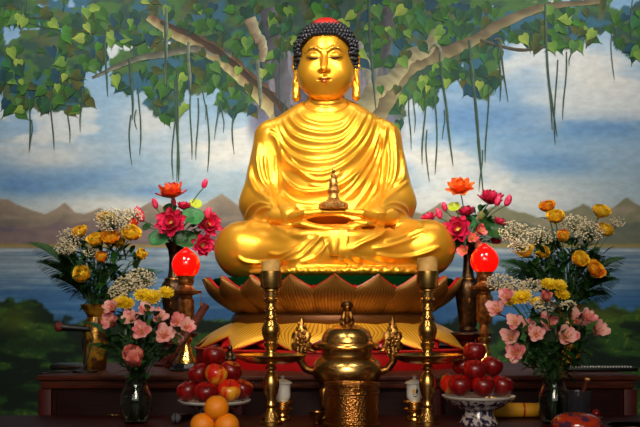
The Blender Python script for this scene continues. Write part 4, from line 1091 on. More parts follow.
# yellow roll, glass tumbler, painted jar, dark plate at the right
M['yellow']=mat('yellow_cloth',(.78,.55,.05),.7,bump=.2,bscale=80)
o=thing('yellow_cloth_roll','yellow cloth roll lying on the table behind the right fruit bowl','cloth roll',on(512,3.50,TT+.030))
mb=MB(); mb.tube([(-.10,0,0),(-.095,0,0),(0,0,0),(.095,0,0),(.10,0,0)],[.024,.028,.0285,.028,.025],20); mb.build('roll','yellow',o,angle=.8); MB().tube([(.04,0,0),(.047,0,0)],.0292,20).build('ribbon','redpaint',o,angle=.6)
dT=3.2
o=thing('glass_tumbler','dark glass tumbler with a wooden stick in it, at the lower right','tumbler',on(578,dT,TT))
B=rowz(TT,dT)
M['dglass']=mat('dark_tinted_glass',(.30,.30,.34),.04,0,trans=.7,ior=1.45)
MB().lathe(prof_px([(0,B),(10.5,B),(11.2,B-1),(12.2,394),(12.6,391),(12,391),(11.4,394),(10.4,B-3),(0,B-3)],dT,B),32).build('glass_wall','dglass',o,angle=.8)
o=thing('wooden_stick','pale tipped wooden stick standing in the dark glass tumbler','stick',on(576,dT,TT+.012))
MB().tube([(0,0,0),(.014,0,.08),(.040,0,(B-380)*dT/900-.012)],[.006,.0075,.009],10).build('stick_shaft','wood',o); MB().tube([(.040,0,(B-380)*dT/900-.0125),(.0415,0,(B-378)*dT/900-.012)],[.0092,.0088],10).build('pale_tip','wax',o)
M['jarpaint']=mat('orange_and_purple_glaze',(.72,.20,.06),.12,0,rgb2=(.30,.16,.26),scale=24,lo=.53,hi=.60,coat=.6)
dJ=2.98
o=thing('glazed_box','round glossy box glazed orange and purple at the front edge, lower right','box',on(577,dJ,TT))
B=rowz(TT,dJ)
MB().lathe(prof_px([(0,B),(20,B),(23.5,B-3),(25,B-9),(25,B-11)],dJ,B),48).build('box_body','jarpaint',o,angle=.8)
MB().lathe(prof_px([(25.4,B-11),(25.4,B-13),(22,417.5),(16,414.2),(8,412.6),(0,412.2)],dJ,B),48).build('lid','jarpaint',o,angle=.8)
o=thing('red_fruit','small dark red fruit beside the glass tumbler at the lower right','fruit',on(596,3.2,TT+.05))
mb=MB(); mb.ell((0,0,0),(.015,.015,.014),18,12); mb.build('skin','apple',o); MB().tube([(0,0,.012),(.002,0,.018)],.0015,5).build('stalk','calyx',o)
o2=MB().lathe([(.02,0),(.022,.003),(.012,.012),(.014,.022),(.024,.034),(.023,.036),(0,.030)],24).build('small_stand','brassd',None,loc=on(596,3.2,TT),angle=.8); tag(o2,'tiny bronze stand holding the small red fruit at the lower right','stand')
o=thing('dark_bowl','dark bowl with a shiny brown rim at the lower right corner of the table','bowl',on(633,3.05,TT))
MB().lathe([(.03,0),(.04,.003),(.075,.020),(.085,.030),(.082,.030),(.05,.012),(0,.008)],48).build('bowl_body','black',o,angle=.8); MB().lathe([(.083,.029),(.086,.0315),(.0865,.029)],48).build('rim','bronze',o,angle=.9)
# ================================================================ FLOWERS
def fmat(name,c1,c2,scale=40,lo=.4,hi=.6,rough=.5,sub=.0): return mat(name,c1,rough,0,rgb2=c2,scale=scale,lo=lo,hi=hi,sub=sub)
M['rose']=fmat('yellow_rose_petal',(.98,.85,.22),(.97,.75,.14)); M['roseo']=fmat('orange_tinted_rose_petal',(.98,.76,.16),(.95,.56,.12),30)
M['lotusp']=fmat('magenta_lotus_petal',(.85,.12,.32),(.70,.05,.20)); M['lotusr']=fmat('red_orange_lotus_petal',(.88,.16,.08),(.93,.38,.10)); M['lotuso']=fmat('orange_lotus_petal',(.92,.30,.08),(.95,.50,.14))
M['lotusb']=fmat('pink_lotus_bud',(.90,.25,.42),(.80,.12,.30)); M['sepal']=fmat('pale_green_sepal',(.42,.50,.20),(.55,.40,.25)); M['pod']=fmat('lotus_core_yellow',(.85,.72,.20),(.55,.60,.15))
M['alst']=fmat('pink_alstroemeria_petal',(.95,.72,.68),(.88,.40,.45),45,.52,.64); M['alst2']=fmat('rosy_alstroemeria_petal',(.90,.50,.52),(.95,.74,.70),60,.5,.6); M['alstc']=mat('alstroemeria_yellow_throat',(.93,.75,.35),.5,rgb2=(.65,.20,.15),scale=200)
M['mum']=fmat('yellow_chrysanthemum_petal',(.95,.82,.10),(.90,.72,.06)); M['breath']=mat('cream_baby_breath_blossom',(.88,.82,.68),.8); M['tulip']=fmat('coral_rose_petal',(.96,.62,.54),(.90,.42,.38)); M['ltpink']=fmat('salmon_pink_petal',(.90,.45,.42),(.85,.28,.32))
M['goldvase']=mat('gold_leaf_patterned_vase',(.70,.50,.12),.3,.5,rgb2=(.30,.16,.05),scale=16,lo=.45,hi=.55,bump=.3); M['water']=mat('vase_water',(.80,.88,.80),.0,0,trans=1,ior=1.33)

def petals(mb,n,L,Wd,a0,a1,z0=0,r0=0,ph=0,pt=1.0,cup=.2,nu=7,nv=5,mi=0,jit=.12,tip=.0,rnd=random):
    """ring of n petals; a0/a1 = angle from the axis at base and tip"""
    for k in range(n):
        an=ph+2*PI*k/n+rnd.uniform(-jit,jit); A0=a0+rnd.uniform(-jit,jit)*.6; A1=a1+rnd.uniform(-jit,jit); l=L*rnd.uniform(.92,1.06)
        er=Vector((math.cos(an),math.sin(an),0)); et=Vector((-math.sin(an),math.cos(an),0)); ez=Vector((0,0,1))
        P=[]; pos=er*r0+ez*z0; rows=[]
        for i in range(nu):
            t=i/(nu-1); A=A0+(A1-A0)*t; d=er*math.sin(A)+ez*math.cos(A); nrm=er*math.cos(A)-ez*math.sin(A)
            w=Wd*(math.sin(PI*(t**.8)*.86+.14)**(pt*.7) if t<1 else 0)*(1 if t<.999 else .0)
            if t>=.999: w=Wd*(.02 if pt>=1 else .45)
            rows.append([pos+et*(w*s)-nrm*(cup*Wd*(s*s)) if True else 0 for s in [(-1+2*j/(nv-1)) for j in range(nv)]])
            pos=pos+d*(l/(nu-1))
        mb.grid([[p-er*0 for p in r] for r in rows],mi)
    return mb
def orient(mb,d,st=0,loc=(0,0,0)):
    q=Vector((0,0,1)).rotation_difference(Vector(d).normalized()); mb.xf(Matrix.Translation(loc)@q.to_matrix().to_4x4(),st)
def curve3(a,b,up,n=9,bow=.25):
    a=Vector(a);b=Vector(b); m=a+Vector((0,0,1))*((b-a).length*bow)+ (b-a)*.4; pts=[]
    for i in range(n):
        t=i/(n-1); pts.append(a*(1-t)**2+m*2*t*(1-t)+b*t*t)
    return pts
def leafblade(mb,base,dir_,L,Wd,droop=.4,mi=0,n=7):
    d=Vector(dir_).normalized(); side=d.cross(Vector((0,0,1)));
    if side.length<.1: side=Vector((1,0,0))
    side.normalize(); up=side.cross(d); P=[]
    for i in range(n):
        t=i/(n-1); c=Vector(base)+d*L*t-Vector((0,0,1))*droop*L*t*t; w=Wd*math.sin(PI*min(1,t*.92+.06))**.8 if i<n-1 else Wd*.03
        P.append([c-side*w+up*w*.25,c,c+side*w+up*w*.25])
    mb.grid(P,mi)
OFF=dict(rose=.35,rosebud=.45,bud=.62,lotusup=.50,lotus=.25,alst=.35,mum=.1,pad=.05)
def flower(name,cat,label,group,mouth,tgt,facing,kind,size,stem='stem',sr=.0022,mats=None,bow=.25,leaves=0,seed=0,inner=None):
    """thing with its origin in the vase mouth; parts: stem, bloom, leaf"""
    rnd=random.Random(seed*31+int(tgt[0]*1000)); mouth=Vector(mouth); t=thing(name,label,cat,mouth,group=group)
    tgt=Vector(tgt)-mouth; f=Vector(facing).normalized()
    bot=Vector(inner) if inner else Vector((rnd.uniform(-.012,.012),rnd.uniform(-.012,.012),-.10))
    pts=[bot]+curve3((rnd.uniform(-.008,.008),rnd.uniform(-.008,.008),0),tgt-f*size*1.3*OFF[kind],None,bow=bow)
    mb=MB(); mb.tube(pts,sr,6); mb.build('stem',stem,t)
    if leaves:
        for q in range(leaves):
            mb=MB(); p=pts[rnd.randint(3,len(pts)-2)]; a=rnd.uniform(0,2*PI); leafblade(mb,p,(math.cos(a),math.sin(a)-.3,rnd.uniform(.0,.5)),rnd.uniform(.06,.10),rnd.uniform(.008,.014),.3); mb.build('leaf','leaf',t)
    mb=MB(); ms=mats; S=size*{'rose':1.55,'rosebud':1.35,'bud':1.30,'alst':1.7,'mum':1.2,'lotus':1.28,'lotusup':1.36,'pad':1.0}[kind]
    if kind=='rose':
        mb.ell((0,0,S*.15),(S*.24,S*.24,S*.34),12,8,0)
        petals(mb,3,S*.80,S*.40,.30,-.25,0,S*.06,0,.3,.35,6,5,0,rnd=rnd); petals(mb,4,S*.86,S*.44,.50,-.05,0,S*.08,.5,.3,.30,6,5,0,rnd=rnd)
        petals(mb,5,S*.90,S*.48,.80,.20,0,S*.08,.2,.3,.28,6,5,0,rnd=rnd); petals(mb,5,S*.92,S*.52,1.05,.60,0,S*.06,.8,.3,.2,6,5,0,rnd=rnd); petals(mb,4,S*.66,S*.26,.35,-.1,S*.12,S*.03,1.1,.3,.4,5,5,0,rnd=rnd)
    elif kind=='rosebud':
        petals(mb,3,S*1.15,S*.40,.38,-.42,0,S*.04,0,.4,.35,6,5,0,rnd=rnd); petals(mb,4,S*1.15,S*.46,.58,-.30,0,S*.05,.6,.4,.3,6,5,0,rnd=rnd); petals(mb,3,S*1.0,S*.40,.75,.30,0,S*.05,.2,.5,.3,6,5,0,rnd=rnd)
    elif kind=='lotus':      # open, pointed petals
        mb.ell((0,0,S*.12),(S*.20,S*.20,S*.12),14,8,1)
        for q in range(14): a=2*PI*q/14; mb.tube([(S*.16*math.cos(a),S*.16*math.sin(a),S*.1),(S*.27*math.cos(a),S*.27*math.sin(a),S*.30)],S*.014,4,1)
        petals(mb,6,S*.78,S*.25,.45,.35,0,S*.08,0,1.1,.35,7,5,0,rnd=rnd); petals(mb,7,S*.92,S*.27,.85,.70,0,S*.08,.4,1.1,.3,7,5,0,rnd=rnd); petals(mb,8,S*1.0,S*.27,1.25,1.05,0,S*.08,.1,1.1,.25,7,5,0,rnd=rnd)
    elif kind=='lotusup':    # half open cup seen from the side
        mb.ell((0,0,S*.12),(S*.22,S*.22,S*.14),14,8,1)
        petals(mb,6,S*.92,S*.30,.55,-.10,0,S*.10,0,1.0,.35,7,5,0,rnd=rnd); petals(mb,8,S*1.0,S*.32,.95,.25,0,S*.10,.4,1.0,.3,7,5,0,rnd=rnd); petals(mb,6,S*.90,S*.30,1.30,.85,0,S*.08,.2,1.0,.25,7,5,0,rnd=rnd)
    elif kind=='bud':
        petals(mb,5,S*1.5,S*.40,.62,-.62,0,S*.04,0,1.0,.45,8,5,0,.04,rnd=rnd); petals(mb,5,S*1.35,S*.38,.70,-.55,0,S*.05,.6,1.0,.45,8,5,0,.05,rnd=rnd); petals(mb,4,S*.8,S*.34,.85,-.25,0,S*.04,.3,1.0,.45,6,5,1,.05,rnd=rnd); mb.ell((0,0,S*.5),(S*.40,S*.40,S*.55),12,8,0)
    elif kind=='alst':
        petals(mb,3,S*1.05,S*.36,.35,1.10,0,S*.03,0,.9,.25,7,5,0,rnd=rnd); petals(mb,3,S*.98,S*.25,.30,.95,0,S*.02,PI/3,.9,.25,7,5,1 if len(ms)>2 else 0,rnd=rnd)
        for q in range(6): a=2*PI*q/6+.3; mb.tube([(0,0,S*.1),(S*.12*math.cos(a),S*.12*math.sin(a),S*.5),(S*.26*math.cos(a),S*.26*math.sin(a),S*.75)],S*.022,4,1)
        mb.ell((0,0,S*.10),(S*.13,S*.13,S*.2),10,6,1)
    elif kind=='mum':
        mb.ell((0,0,S*.10),(S*.28,S*.28,S*.16),12,6,0)
        for (n,L,a) in ((20,1.0,1.35),(18,.92,1.12),(14,.78,.85),(10,.55,.50)): petals(mb,n,S*L,S*.12,a-.15,a+.10,0,S*.05,n*.3,.5,.25,4,3,0,.07,rnd=rnd)
    elif kind=='pad':
        P=[[ (S*r*math.cos(a)*(1+.04*math.sin(5*a)),S*r*math.sin(a)*(1+.04*math.sin(4*a)),S*(.22*r*r+.05*math.sin(3*a)*r)) for a in [2*PI*j/28 for j in range(28)]] for r in (.02,.3,.6,.85,1.0)]
        mb.grid(P,0,closed=True)
    orient(mb,f,0,tgt-f*S*OFF[kind])
    mb.build('bloom' if kind!='pad' else 'leaf_blade',ms,t,solid=(.0012 if kind in('pad',) else 0))
    if kind in ('rose','rosebud'):
        mb=MB(); petals(mb,5,S*.5,S*.10,1.2,1.4,0,S*.04,0,1,.2,5,3,0,rnd=rnd); mb.lathe([(.2*S*.5,-.12*S),(S*.14,0),(S*.10,.08*S)],10); orient(mb,f,0,tgt-f*S*(OFF[kind]+.02)); mb.build('sepal','stem',t)
    return t
def fern(label,group,mouth,tgt,width,seed,mat_='fern'):
    rnd=random.Random(seed); mouth=Vector(mouth); t=thing('fern_frond',label,'fern',mouth,group=group); tgt=Vector(tgt)-mouth
    pts=[Vector((0,0,-.08))]+curve3((0,0,0),tgt,None,n=22,bow=.30)
    mb=MB(); mb.tube(pts,[.0022]*6+[.0014]*(len(pts)-6),5); mb.build('frond_stalk','stem',t)
    mb=MB(); n=len(pts)
    for i in range(5,n-1):
        for h in (0,.5):
            p=pts[i]*(1-h)+pts[min(i+1,n-1)]*h; u=(i+h-5)/(n-6); d=(pts[i+1]-pts[i]).normalized(); side=d.cross(Vector((0,-.8,.6))).normalized(); L=width*(math.sin(PI*min(1,.18+u*.80))**.8)
            for s in (-1,1): leafblade(mb,p,side*s+d*.75+Vector((0,rnd.uniform(-.2,.2),rnd.uniform(-.1,.15))),L,L*.17,.15,n=5)
    mb.build('leaflets',mat_,t); return t
def breath(label,group,mouth,tgt,R,n,seed):
    rnd=random.Random(seed); mouth=Vector(mouth); t=thing('baby_breath_spray',label,'baby breath',mouth,group=group); tgt=Vector(tgt)-mouth
    mb=MB(); base=curve3((0,0,0),tgt-Vector((0,0,R*.6)),None,bow=.2); mb.tube([Vector((0,0,-.08))]+base,.0015,5); b=base[-1]; bl=MB()
    for i in range(n):
        while True:
            v=Vector((rnd.uniform(-1,1),rnd.uniform(-.7,.7),rnd.uniform(-.8,1)))
            if v.length<1: break
        p=tgt+Vector((v.x*R*1.25,v.y*R,v.z*R*.85))
        mid=b+(p-b)*.45+Vector((0,0,R*.12))
        if i%3==0: mb.tube([b,mid,p],.0006,3)
        r=rnd.uniform(.0028,.0048)
        bl.ell(p,(r,r,r*.8),6,4)
    mb.build('sprig_stem','stem',t); o=bl.build('blossoms','breath',t); o['kind']='stuff'; return t
def P3(px,py,Y): return Vector(W(px,py,Y))
def face(px,cx,py,cy,fwd=1.0,spread=.012): return Vector(((px-cx)*spread,-fwd,(cy-py)*spread+.15))

# ---- tall bronze vases holding the lotus bouquets
def lotus_vase(px,Y,label,slabel):
    d=Y-CAMY; k=d/FPX; zb=CT+.165
    s=thing('round_stand',slabel,'stand',on(px,d,CT),group='red stands under the lotus vases')
    mb=MB(); mb.lathe([(.10,0),(.105,.01),(.07,.03),(.05,.08),(.06,.12),(.11,.145),(.115,.155),(.11,.163),(0,.163)],40); mb.build('stand_body','redlac',s,angle=.7)
    mb=MB(); mb.lathe([(.113,.148),(.119,.155),(.113,.162)],40); mb.build('gilt_band','bronze',s)
    v=thing('bronze_vase',label,'vase',on(px,d,zb),group='tall bronze vases of lotus flowers'); B=rowz(zb,d)
    mb=MB(); mb.lathe(prof_px([(9,B),(10,B-2),(8,B-5),(9,B-9),(12,300),(13.5,291),(12,284),(8,279)],d,B),36); mb.build('body','bronze',v,angle=.8)
    mb=MB(); mb.lathe(prof_px([(8,280),(6,276),(5,268),(4.8,258),(6,250),(8.5,245),(9.5,243),(8.5,244),(5,251),(4,262),(0,270)],d,B),30); mb.build('neck','bronze',v,angle=.8)
    mb=MB(); mb.lathe(prof_px([(8.6,281),(9.8,279.5),(8.6,278)],d,B),30); mb.build('collar','brassd',v)
    return Vector(on(px,d,zb+(B-246)*k))
mL=lotus_vase(174,-.10,'tall narrow dark bronze vase behind the left red lamp','red lacquered round stand under the left bronze vase')
mR=lotus_vase(468,-.10,'tall narrow dark bronze vase behind the right red lamp','red lacquered round stand under the right bronze vase')
gL='silk lotus flowers left of the statue'; gR='silk lotus flowers right of the statue'
LM=dict(lotusp=['lotusp','pod'],lotusr=['lotusr','pod'],lotuso=['lotuso','pod'],bud=['lotusb','sepal'])
def lot(mouth,g,c,lst):
    for i,(px,py,dy,kind,ms,sz,lab) in enumerate(lst):
        Y=-.10+dy; f=face(px,c[0],py,c[1],1.0 if kind=='lotus' else .25,.02)
        if kind in('bud','lotusup'): f=Vector(((px-c[0])*.012,-.25,1))
        if kind=='pad': f=Vector(((px-c[0])*.015,-1,.7))
        flower('lotus_leaf' if kind=='pad' else ('lotus_bud' if kind=='bud' else 'lotus_flower'),'leaf' if kind=='pad' else 'flower',lab,g,mouth,P3(px,py,Y),f,kind,sz,mats=ms,seed=i+1,inner=(0,0,-.06),sr=.0028)
lot(mL,gL,(178,235),[
 (171,189,0,'lotusup',LM['lotusr'],.066,'red orange open lotus at the top of the left lotus bouquet'),
 (204.5,184,.02,'bud',LM['bud'],.026,'pink lotus bud highest on the right side of the left bouquet'),
 (155,204,0,'bud',LM['bud'],.028,'pink lotus bud on a short stem under the red orange lotus, at its left'),
 (173.5,202,.03,'bud',LM['bud'],.024,'small pink and green bud directly below the red orange lotus'),
 (139.5,215,-.04,'bud',['lotusb','sepal'],.042,'large green based pink bud at the far left of the left lotus bouquet'),
 (184,205,.0,'lotusup',LM['lotusp'],.036,'small pink half open lotus right of centre in the left bouquet'),
 (171,223,-.12,'lotus',LM['lotusp'],.064,'magenta open lotus facing forward in the middle of the left bouquet'),
 (209,224,-.02,'lotus',LM['lotusp'],.056,'magenta lotus leaning to the right edge of the left bouquet'),
 (208,213,-.06,'bud',LM['bud'],.030,'pink bud above the right leaning magenta lotus, left bouquet'),
 (203,245,-.05,'lotus',LM['lotusp'],.050,'magenta lotus low beside the golden knee, left bouquet'),
 (196,204,.02,'pad',['padlime'],.030,'small lime yellow lotus leaf at the upper right of the left bouquet'),
 (193,217,-.07,'pad',['pad'],.052,'round green lotus leaf right of the forward facing magenta lotus'),
 (160,238,-.10,'pad',['pad'],.054,'round green lotus leaf below left of the forward facing magenta lotus'),
 (186,240,-.06,'pad',['leaf'],.055,'dark green lotus leaf above the left red lamp'),
 (170,209,.05,'pad',['leaf'],.035,'small dark leaf under the red orange lotus'),
 (147,227,.02,'pad',['leaf'],.024,'small dark leaf behind the roses at the left of the lotus bouquet')])
lot(mR,gR,(472,235),[
 (460,188,0,'lotus',LM['lotuso'],.062,'orange pointed lotus at the top of the right lotus bouquet'),
 (491,196,.0,'lotusup',LM['lotusp'],.060,'pink lotus with spread pointed petals at the upper right of the bouquet'),
 (498,201,-.05,'bud',LM['bud'],.030,'pink bud in front of the upper right pink lotus'),
 (508,201,-.02,'bud',LM['bud'],.032,'pink bud farthest right in the right lotus bouquet'),
 (466,210,.02,'lotusup',LM['lotusp'],.042,'magenta half open lotus below the orange lotus'),
 (444.5,207,.0,'bud',LM['bud'],.026,'pink bud highest beside the golden knee, right bouquet'),
 (439,214,-.04,'bud',LM['bud'],.030,'pink bud just above the golden knee, right bouquet'),
 (428,217,.10,'lotusup',LM['lotusp'],.040,'magenta lotus peeping out behind the golden knee'),
 (458,229,-.12,'lotus',LM['lotusp'],.058,'magenta round lotus facing forward in the right bouquet'),
 (481,216,-.04,'bud',['sepal','sepal'],.026,'green lotus seed pod bud between the two pink lotuses'),
 (500,221,.0,'lotusup',LM['lotusp'],.034,'small pink lotus behind the baby breath, right bouquet'),
 (496,240,.02,'lotusup',LM['lotusp'],.030,'small dark pink lotus low at the right of the right bouquet'),
 (454,207,.0,'pad',['padlime'],.030,'small lime yellow lotus leaf at the upper left of the right bouquet'),
 (491,229,-.03,'pad',['leaf'],.066,'large dark green lotus leaf at the right of the right bouquet'),
 (468,222,.03,'pad',['pad'],.042,'green lotus leaf in the middle of the right bouquet'),
 (455,245,-.05,'pad',['leaf'],.055,'dark green leaf low beside the golden knee, right bouquet')])
for i,(px,py,s,l) in enumerate([(479,231,.030,'uppermost small salmon pink blossom above the right red lamp'),(472,239,.026,'middle small salmon pink blossom above the right red lamp'),(464.5,252,.030,'salmon pink blossom left of the right red lamp'),(477,246,.024,'lowest salmon pink blossom just above the right red lamp')]):
    flower('azalea_bloom','flower',l,'salmon blossoms by the right lamp',mR,P3(px,py,-.22),(.1*(px-472),-1,.3),'alst',s,mats=['ltpink','pod'],seed=i+50,inner=(0,0,-.05))

# ---- gold vases with yellow roses
def gold_vase(px,Y,label):
    d=Y-CAMY; k=d/FPX; B=rowz(CT,d)
    v=thing('gold_vase',label,'vase',on(px,d,CT),group='gold vases of yellow roses')
    mb=MB(); mb.lathe(prof_px([(10,B),(11,B-2),(12,B-8),(13,340),(12,328),(9,320),(7.5,317)],d,B),36); mb.build('body','goldvase',v,angle=.8)
    mb=MB(); mb.lathe(prof_px([(7.4,318),(8,315),(12.5,309),(14.5,304.5),(13.5,304.5),(10,310),(5.5,316),(0,320)],d,B),36); mb.build('flared_mouth','goldvase',v,angle=.8)
    return Vector(on(px,d,CT+(B-312)*k))
YG=-.45
vL=gold_vase(95,YG,'gold and brown patterned vase of yellow roses at the left end of the cabinet')
vR=gold_vase(568,YG,'gold and brown vase of yellow roses at the right end, mostly hidden by flowers')
def roses(mouth,g,c,lst):
    for i,(px,py,dy,sz,m,kind,lab) in enumerate(lst):
        flower('yellow_rose','rose',lab,g,mouth,P3(px,py,YG+dy),face(px,c[0],py,c[1],.85,.012)+Vector((0,0,.45)),kind,sz*1.08,mats=[m],seed=i+5,leaves=3,bow=.2)
roses(vL,'yellow roses in the left gold vase',(104,262),[
 (80,232.5,0,.030,'rose','rose','yellow rose half covered by baby breath, far left'),
 (96.5,240,-.04,.036,'rose','rose','yellow rose touching its neighbour, left of the pair at the centre left'),
 (110,238.5,-.05,.036,'roseo','rose','yellow rose right of the touching pair in the left arrangement'),
 (101,258,-.08,.034,'roseo','rosebud','orange edged yellow rose below the touching pair'),
 (82.5,275,-.06,.036,'rose','rose','lowest yellow rose over the dark foliage, left vase'),
 (105,219,.02,.034,'rose','rose','highest yellow rose behind baby breath, left vase'),
 (131,234,-.04,.040,'rose','rose','large yellow rose under the green based lotus bud'),
 (141,255,-.06,.034,'rose','rosebud','yellow rose lowest on the right, near the left red lamp'),
 (118,243,.02,.026,'rose','rose','small yellow rose between the pair and the large rose'),
 (133,224,.02,.028,'lotusr','rosebud','small orange red blossom behind the large yellow rose, left vase')])
roses(vR,'yellow roses in the right gold vase',(572,258),[
 (547,207,.02,.032,'roseo','rose','highest yellow rose on the left side of the right arrangement'),
 (555.5,217.5,-.03,.036,'rose','rose','yellow rose just below the highest one, right arrangement'),
 (563,237,-.06,.034,'roseo','rosebud','orange centred yellow rose in the middle of the right arrangement'),
 (526,251,-.02,.032,'rose','rose','yellow rose farthest left in the right arrangement'),
 (543,253,.0,.028,'rose','rose','dim yellow rose between the farthest left one and the centre'),
 (580,260,-.06,.036,'rose','rose','yellow rose low at the right centre of the right arrangement'),
 (595,270,-.05,.036,'roseo','rose','lowest orange yellow rose of the right arrangement'),
 (601,212,.0,.036,'rose','rose','top right bright yellow rose among baby breath'),
 (605,231,.03,.034,'rose','rose','yellow rose behind baby breath below the top right rose')])
def breaths(mouth,g,lst):
    for i,(px,py,Y,R,n,lab) in enumerate(lst): breath(lab,g,mouth,P3(px,py,Y),R,int(n*1.7),i*7+int(px))
breaths(vL,'baby breath in the left gold vase',[
 (72,238,YG,.055,120,'cream baby breath spray at the far left edge of the left roses'),
 (66,248,YG-.05,.042,90,'cream baby breath spray low over the left fern'),
 (112,221,YG-.06,.070,210,'large cream baby breath spray at the top of the left roses'),
 (131,216,YG+.05,.045,90,'cream baby breath spray behind the large bud, left vase'),
 (91,252,YG-.03,.030,50,'tiny cream baby breath spray between the left roses')])
breaths(vR,'baby breath in the right gold vase',[
 (514,232,YG,.060,150,'cream baby breath spray at the far left of the right roses'),
 (519,246,YG-.05,.042,90,'lower cream baby breath spray left of the right roses'),
 (541,236,YG-.02,.055,130,'cream baby breath spray left of the orange centred rose'),
 (574,224,YG+.02,.055,130,'cream baby breath spray between the upper roses at right'),
 (590,232,YG-.02,.058,150,'cream baby breath spray in front of the top right roses'),
 (617,222,YG,.030,45,'thin cream baby breath spray at the far right edge')])
g='fern fronds in the left gold vase'
for i,(px,py,w,l) in enumerate([(27,243,.055,'fern frond reaching farthest left over the painted lake'),(36,262,.055,'fern frond just below the farthest left one'),(50,277,.05,'lowest fern frond at the left of the roses'),(163,271,.045,'fern frond curving to the right behind the left red lamp'),(155,284,.04,'short fern frond below the right curving one, left vase'),(60,250,.055,'dark fern frond behind the baby breath at the left')]):
    fern(l,g,vL,P3(px,py,YG+.03),w*1.2,i+3)
g='fern fronds in the right gold vase'
for i,(px,py,w,l) in enumerate([(626,258,.05,'fern frond reaching farthest right over the painted lake'),(620,280,.05,'fern frond drooping at the right below the lowest rose'),(497,262,.06,'fern frond reaching left towards the right red lamp'),(506,272,.055,'fern frond lying left above the chrysanthemums'),(600,250,.06,'dark fern frond behind the right roses'),(540,262,.06,'fern frond under the left roses of the right arrangement'),(612,296,.045,'lowest fern frond at the right edge')]):
    fern(l,g,vR,P3(px,py,YG+.03),w*1.2,i+23)
# dark filler foliage of each arrangement
def filler(mouth,c,Y,rx,rz,n,label,seed,L=(.05,.10)):
    rnd=random.Random(seed); t=thing('foliage_spray',label,'foliage',mouth); mouth=Vector(mouth); mb=MB(); st=MB()
    for i in range(n):
        a=rnd.uniform(0,2*PI); r=math.sqrt(rnd.random()); p=P3(c[0]+rx*r*math.cos(a),c[1]+rz*r*math.sin(a),Y+rnd.uniform(-.06,.08))-mouth
        if i%4==0: st.tube([Vector((rnd.uniform(-.01,.01),0,-.05)),p*.5+Vector((0,0,.02)),p],.0016,4)
        leafblade(mb,p,(p.x*3+rnd.uniform(-.6,.6),rnd.uniform(-1,.3),rnd.uniform(-.2,1)),rnd.uniform(*L),rnd.uniform(.008,.015),.3)
    st.build('stems','stem',t); o=mb.build('leaves','leaf',t); o['kind']='stuff'
filler(vL,(103,272),YG+.02,36,32,230,'dark leafy foliage filling the left rose arrangement',1)
filler(vR,(568,270),YG+.02,40,32,260,'dark leafy foliage filling the right rose arrangement',2)
filler(mL,(180,232),-.06,22,20,60,'dark leaves filling the left lotus bouquet',3,(.03,.06))
filler(mR,(473,232),-.06,24,24,90,'dark leaves filling the right lotus bouquet',4,(.03,.06))

# ---- glass vases with alstroemeria, at the front
dG=3.33; YF=dG+CAMY
def glass_vase(px,label,wl):
    k=dG/FPX; B=rowz(TT,dG)
    v=thing('glass_vase',label,'vase',on(px,dG,TT),group='clear glass vases')
    mb=MB(); mb.lathe(prof_px([(0,B),(10,B),(11.5,B-1),(15,B-10),(16.5,402),(15.5,394),(11.5,386),(10.5,382),(12,377),(13.5,374.5),(12.9,374.5),(10.8,379),(9.6,383),(10.8,387),(14.6,395),(15.5,402),(14,B-10),(10.4,B-3),(0,B-2.4)],dG,B),48); mb.build('glass_wall','glass',v,angle=.9)
    mb=MB(); mb.lathe(prof_px([(0,B-2.8),(9.5,B-3.4),(13.6,B-10),(15.0,402),(14.2,396),(0,396)],dG,B),40); mb.build('water','water',v,angle=.7)
    return Vector(on(px,dG,TT+(B-379)*k)), (B-379)*k
gLm,gd=glass_vase(136,'clear glass vase of pink alstroemeria at the left front',''); gRm,_=glass_vase(554,'clear glass vase of pink alstroemeria at the right front','')
def bunch(mouth,g,c,side,al,mm,spec):
    ins=lambda i:(.022*math.cos(i*2.4),.022*math.sin(i*2.4),-gd+.02)
    for i,(px,py,sz,lab) in enumerate(al):
        flower('alstroemeria','flower',lab,'pink alstroemeria in the '+side+' glass vase',mouth,P3(px,py,YF-.04+.05*math.sin(i*3)),face(px,c[0],py,c[1],1,.010)+Vector((0,0,.25)),'alst',sz,mats=[['alst','alst2','alst'][i%3],'alstc'],seed=i+90+int(px),leaves=2,inner=ins(i))
    for i,(px,py,sz,lab) in enumerate(mm):
        flower('chrysanthemum','flower',lab,'yellow chrysanthemums in the '+side+' glass vase',mouth,P3(px,py,YF+.03),(.01*(px-c[0]),-.8,.8),'mum',sz,mats=['mum'],seed=i+140,leaves=1,inner=ins(i+.5))
bunch(gLm,'',(140,335),'left',[
 (112,309,.030,'dim pink alstroemeria highest at the left, beside the yellow blooms'),
 (112,323,.034,'pink alstroemeria farthest left in the left glass vase'),
 (131,320,.032,'pink alstroemeria under the left yellow chrysanthemum'),
 (146,312,.030,'pale pink alstroemeria just under the yellow chrysanthemums, left vase'),
 (142,332,.034,'pink alstroemeria in the middle of the left bunch'),
 (160,318,.030,'pale pink alstroemeria right of the yellow chrysanthemums, left vase'),
 (164,336,.036,'pink alstroemeria low at the right of the left bunch'),
 (177,322,.032,'pale pink alstroemeria high at the right near the lamp column'),
 (186,328,.030,'pale pink alstroemeria farthest right in the left bunch'),
 (173,339,.030,'darker pink alstroemeria lowest at the right of the left bunch')],
 [(121,303,.030,'yellow chrysanthemum farthest left in the left glass vase'),(128,305,.026,'yellow chrysanthemum in front of the farthest left one'),(143,296,.030,'yellow chrysanthemum left of the top pair, left vase'),(152,298,.034,'largest yellow chrysanthemum in the left vase'),(166,293,.026,'yellow chrysanthemum nearest the lamp, left vase')],None)
flower('coral_rose','rose','coral pink rosebud hanging low in front of the left glass vase','coral rose',gLm,P3(134,358,YF-.12),(-.1,-.7,.8),'rosebud',.056,mats=['tulip'],seed=7,leaves=2,inner=(0,0,-.08),bow=.1)
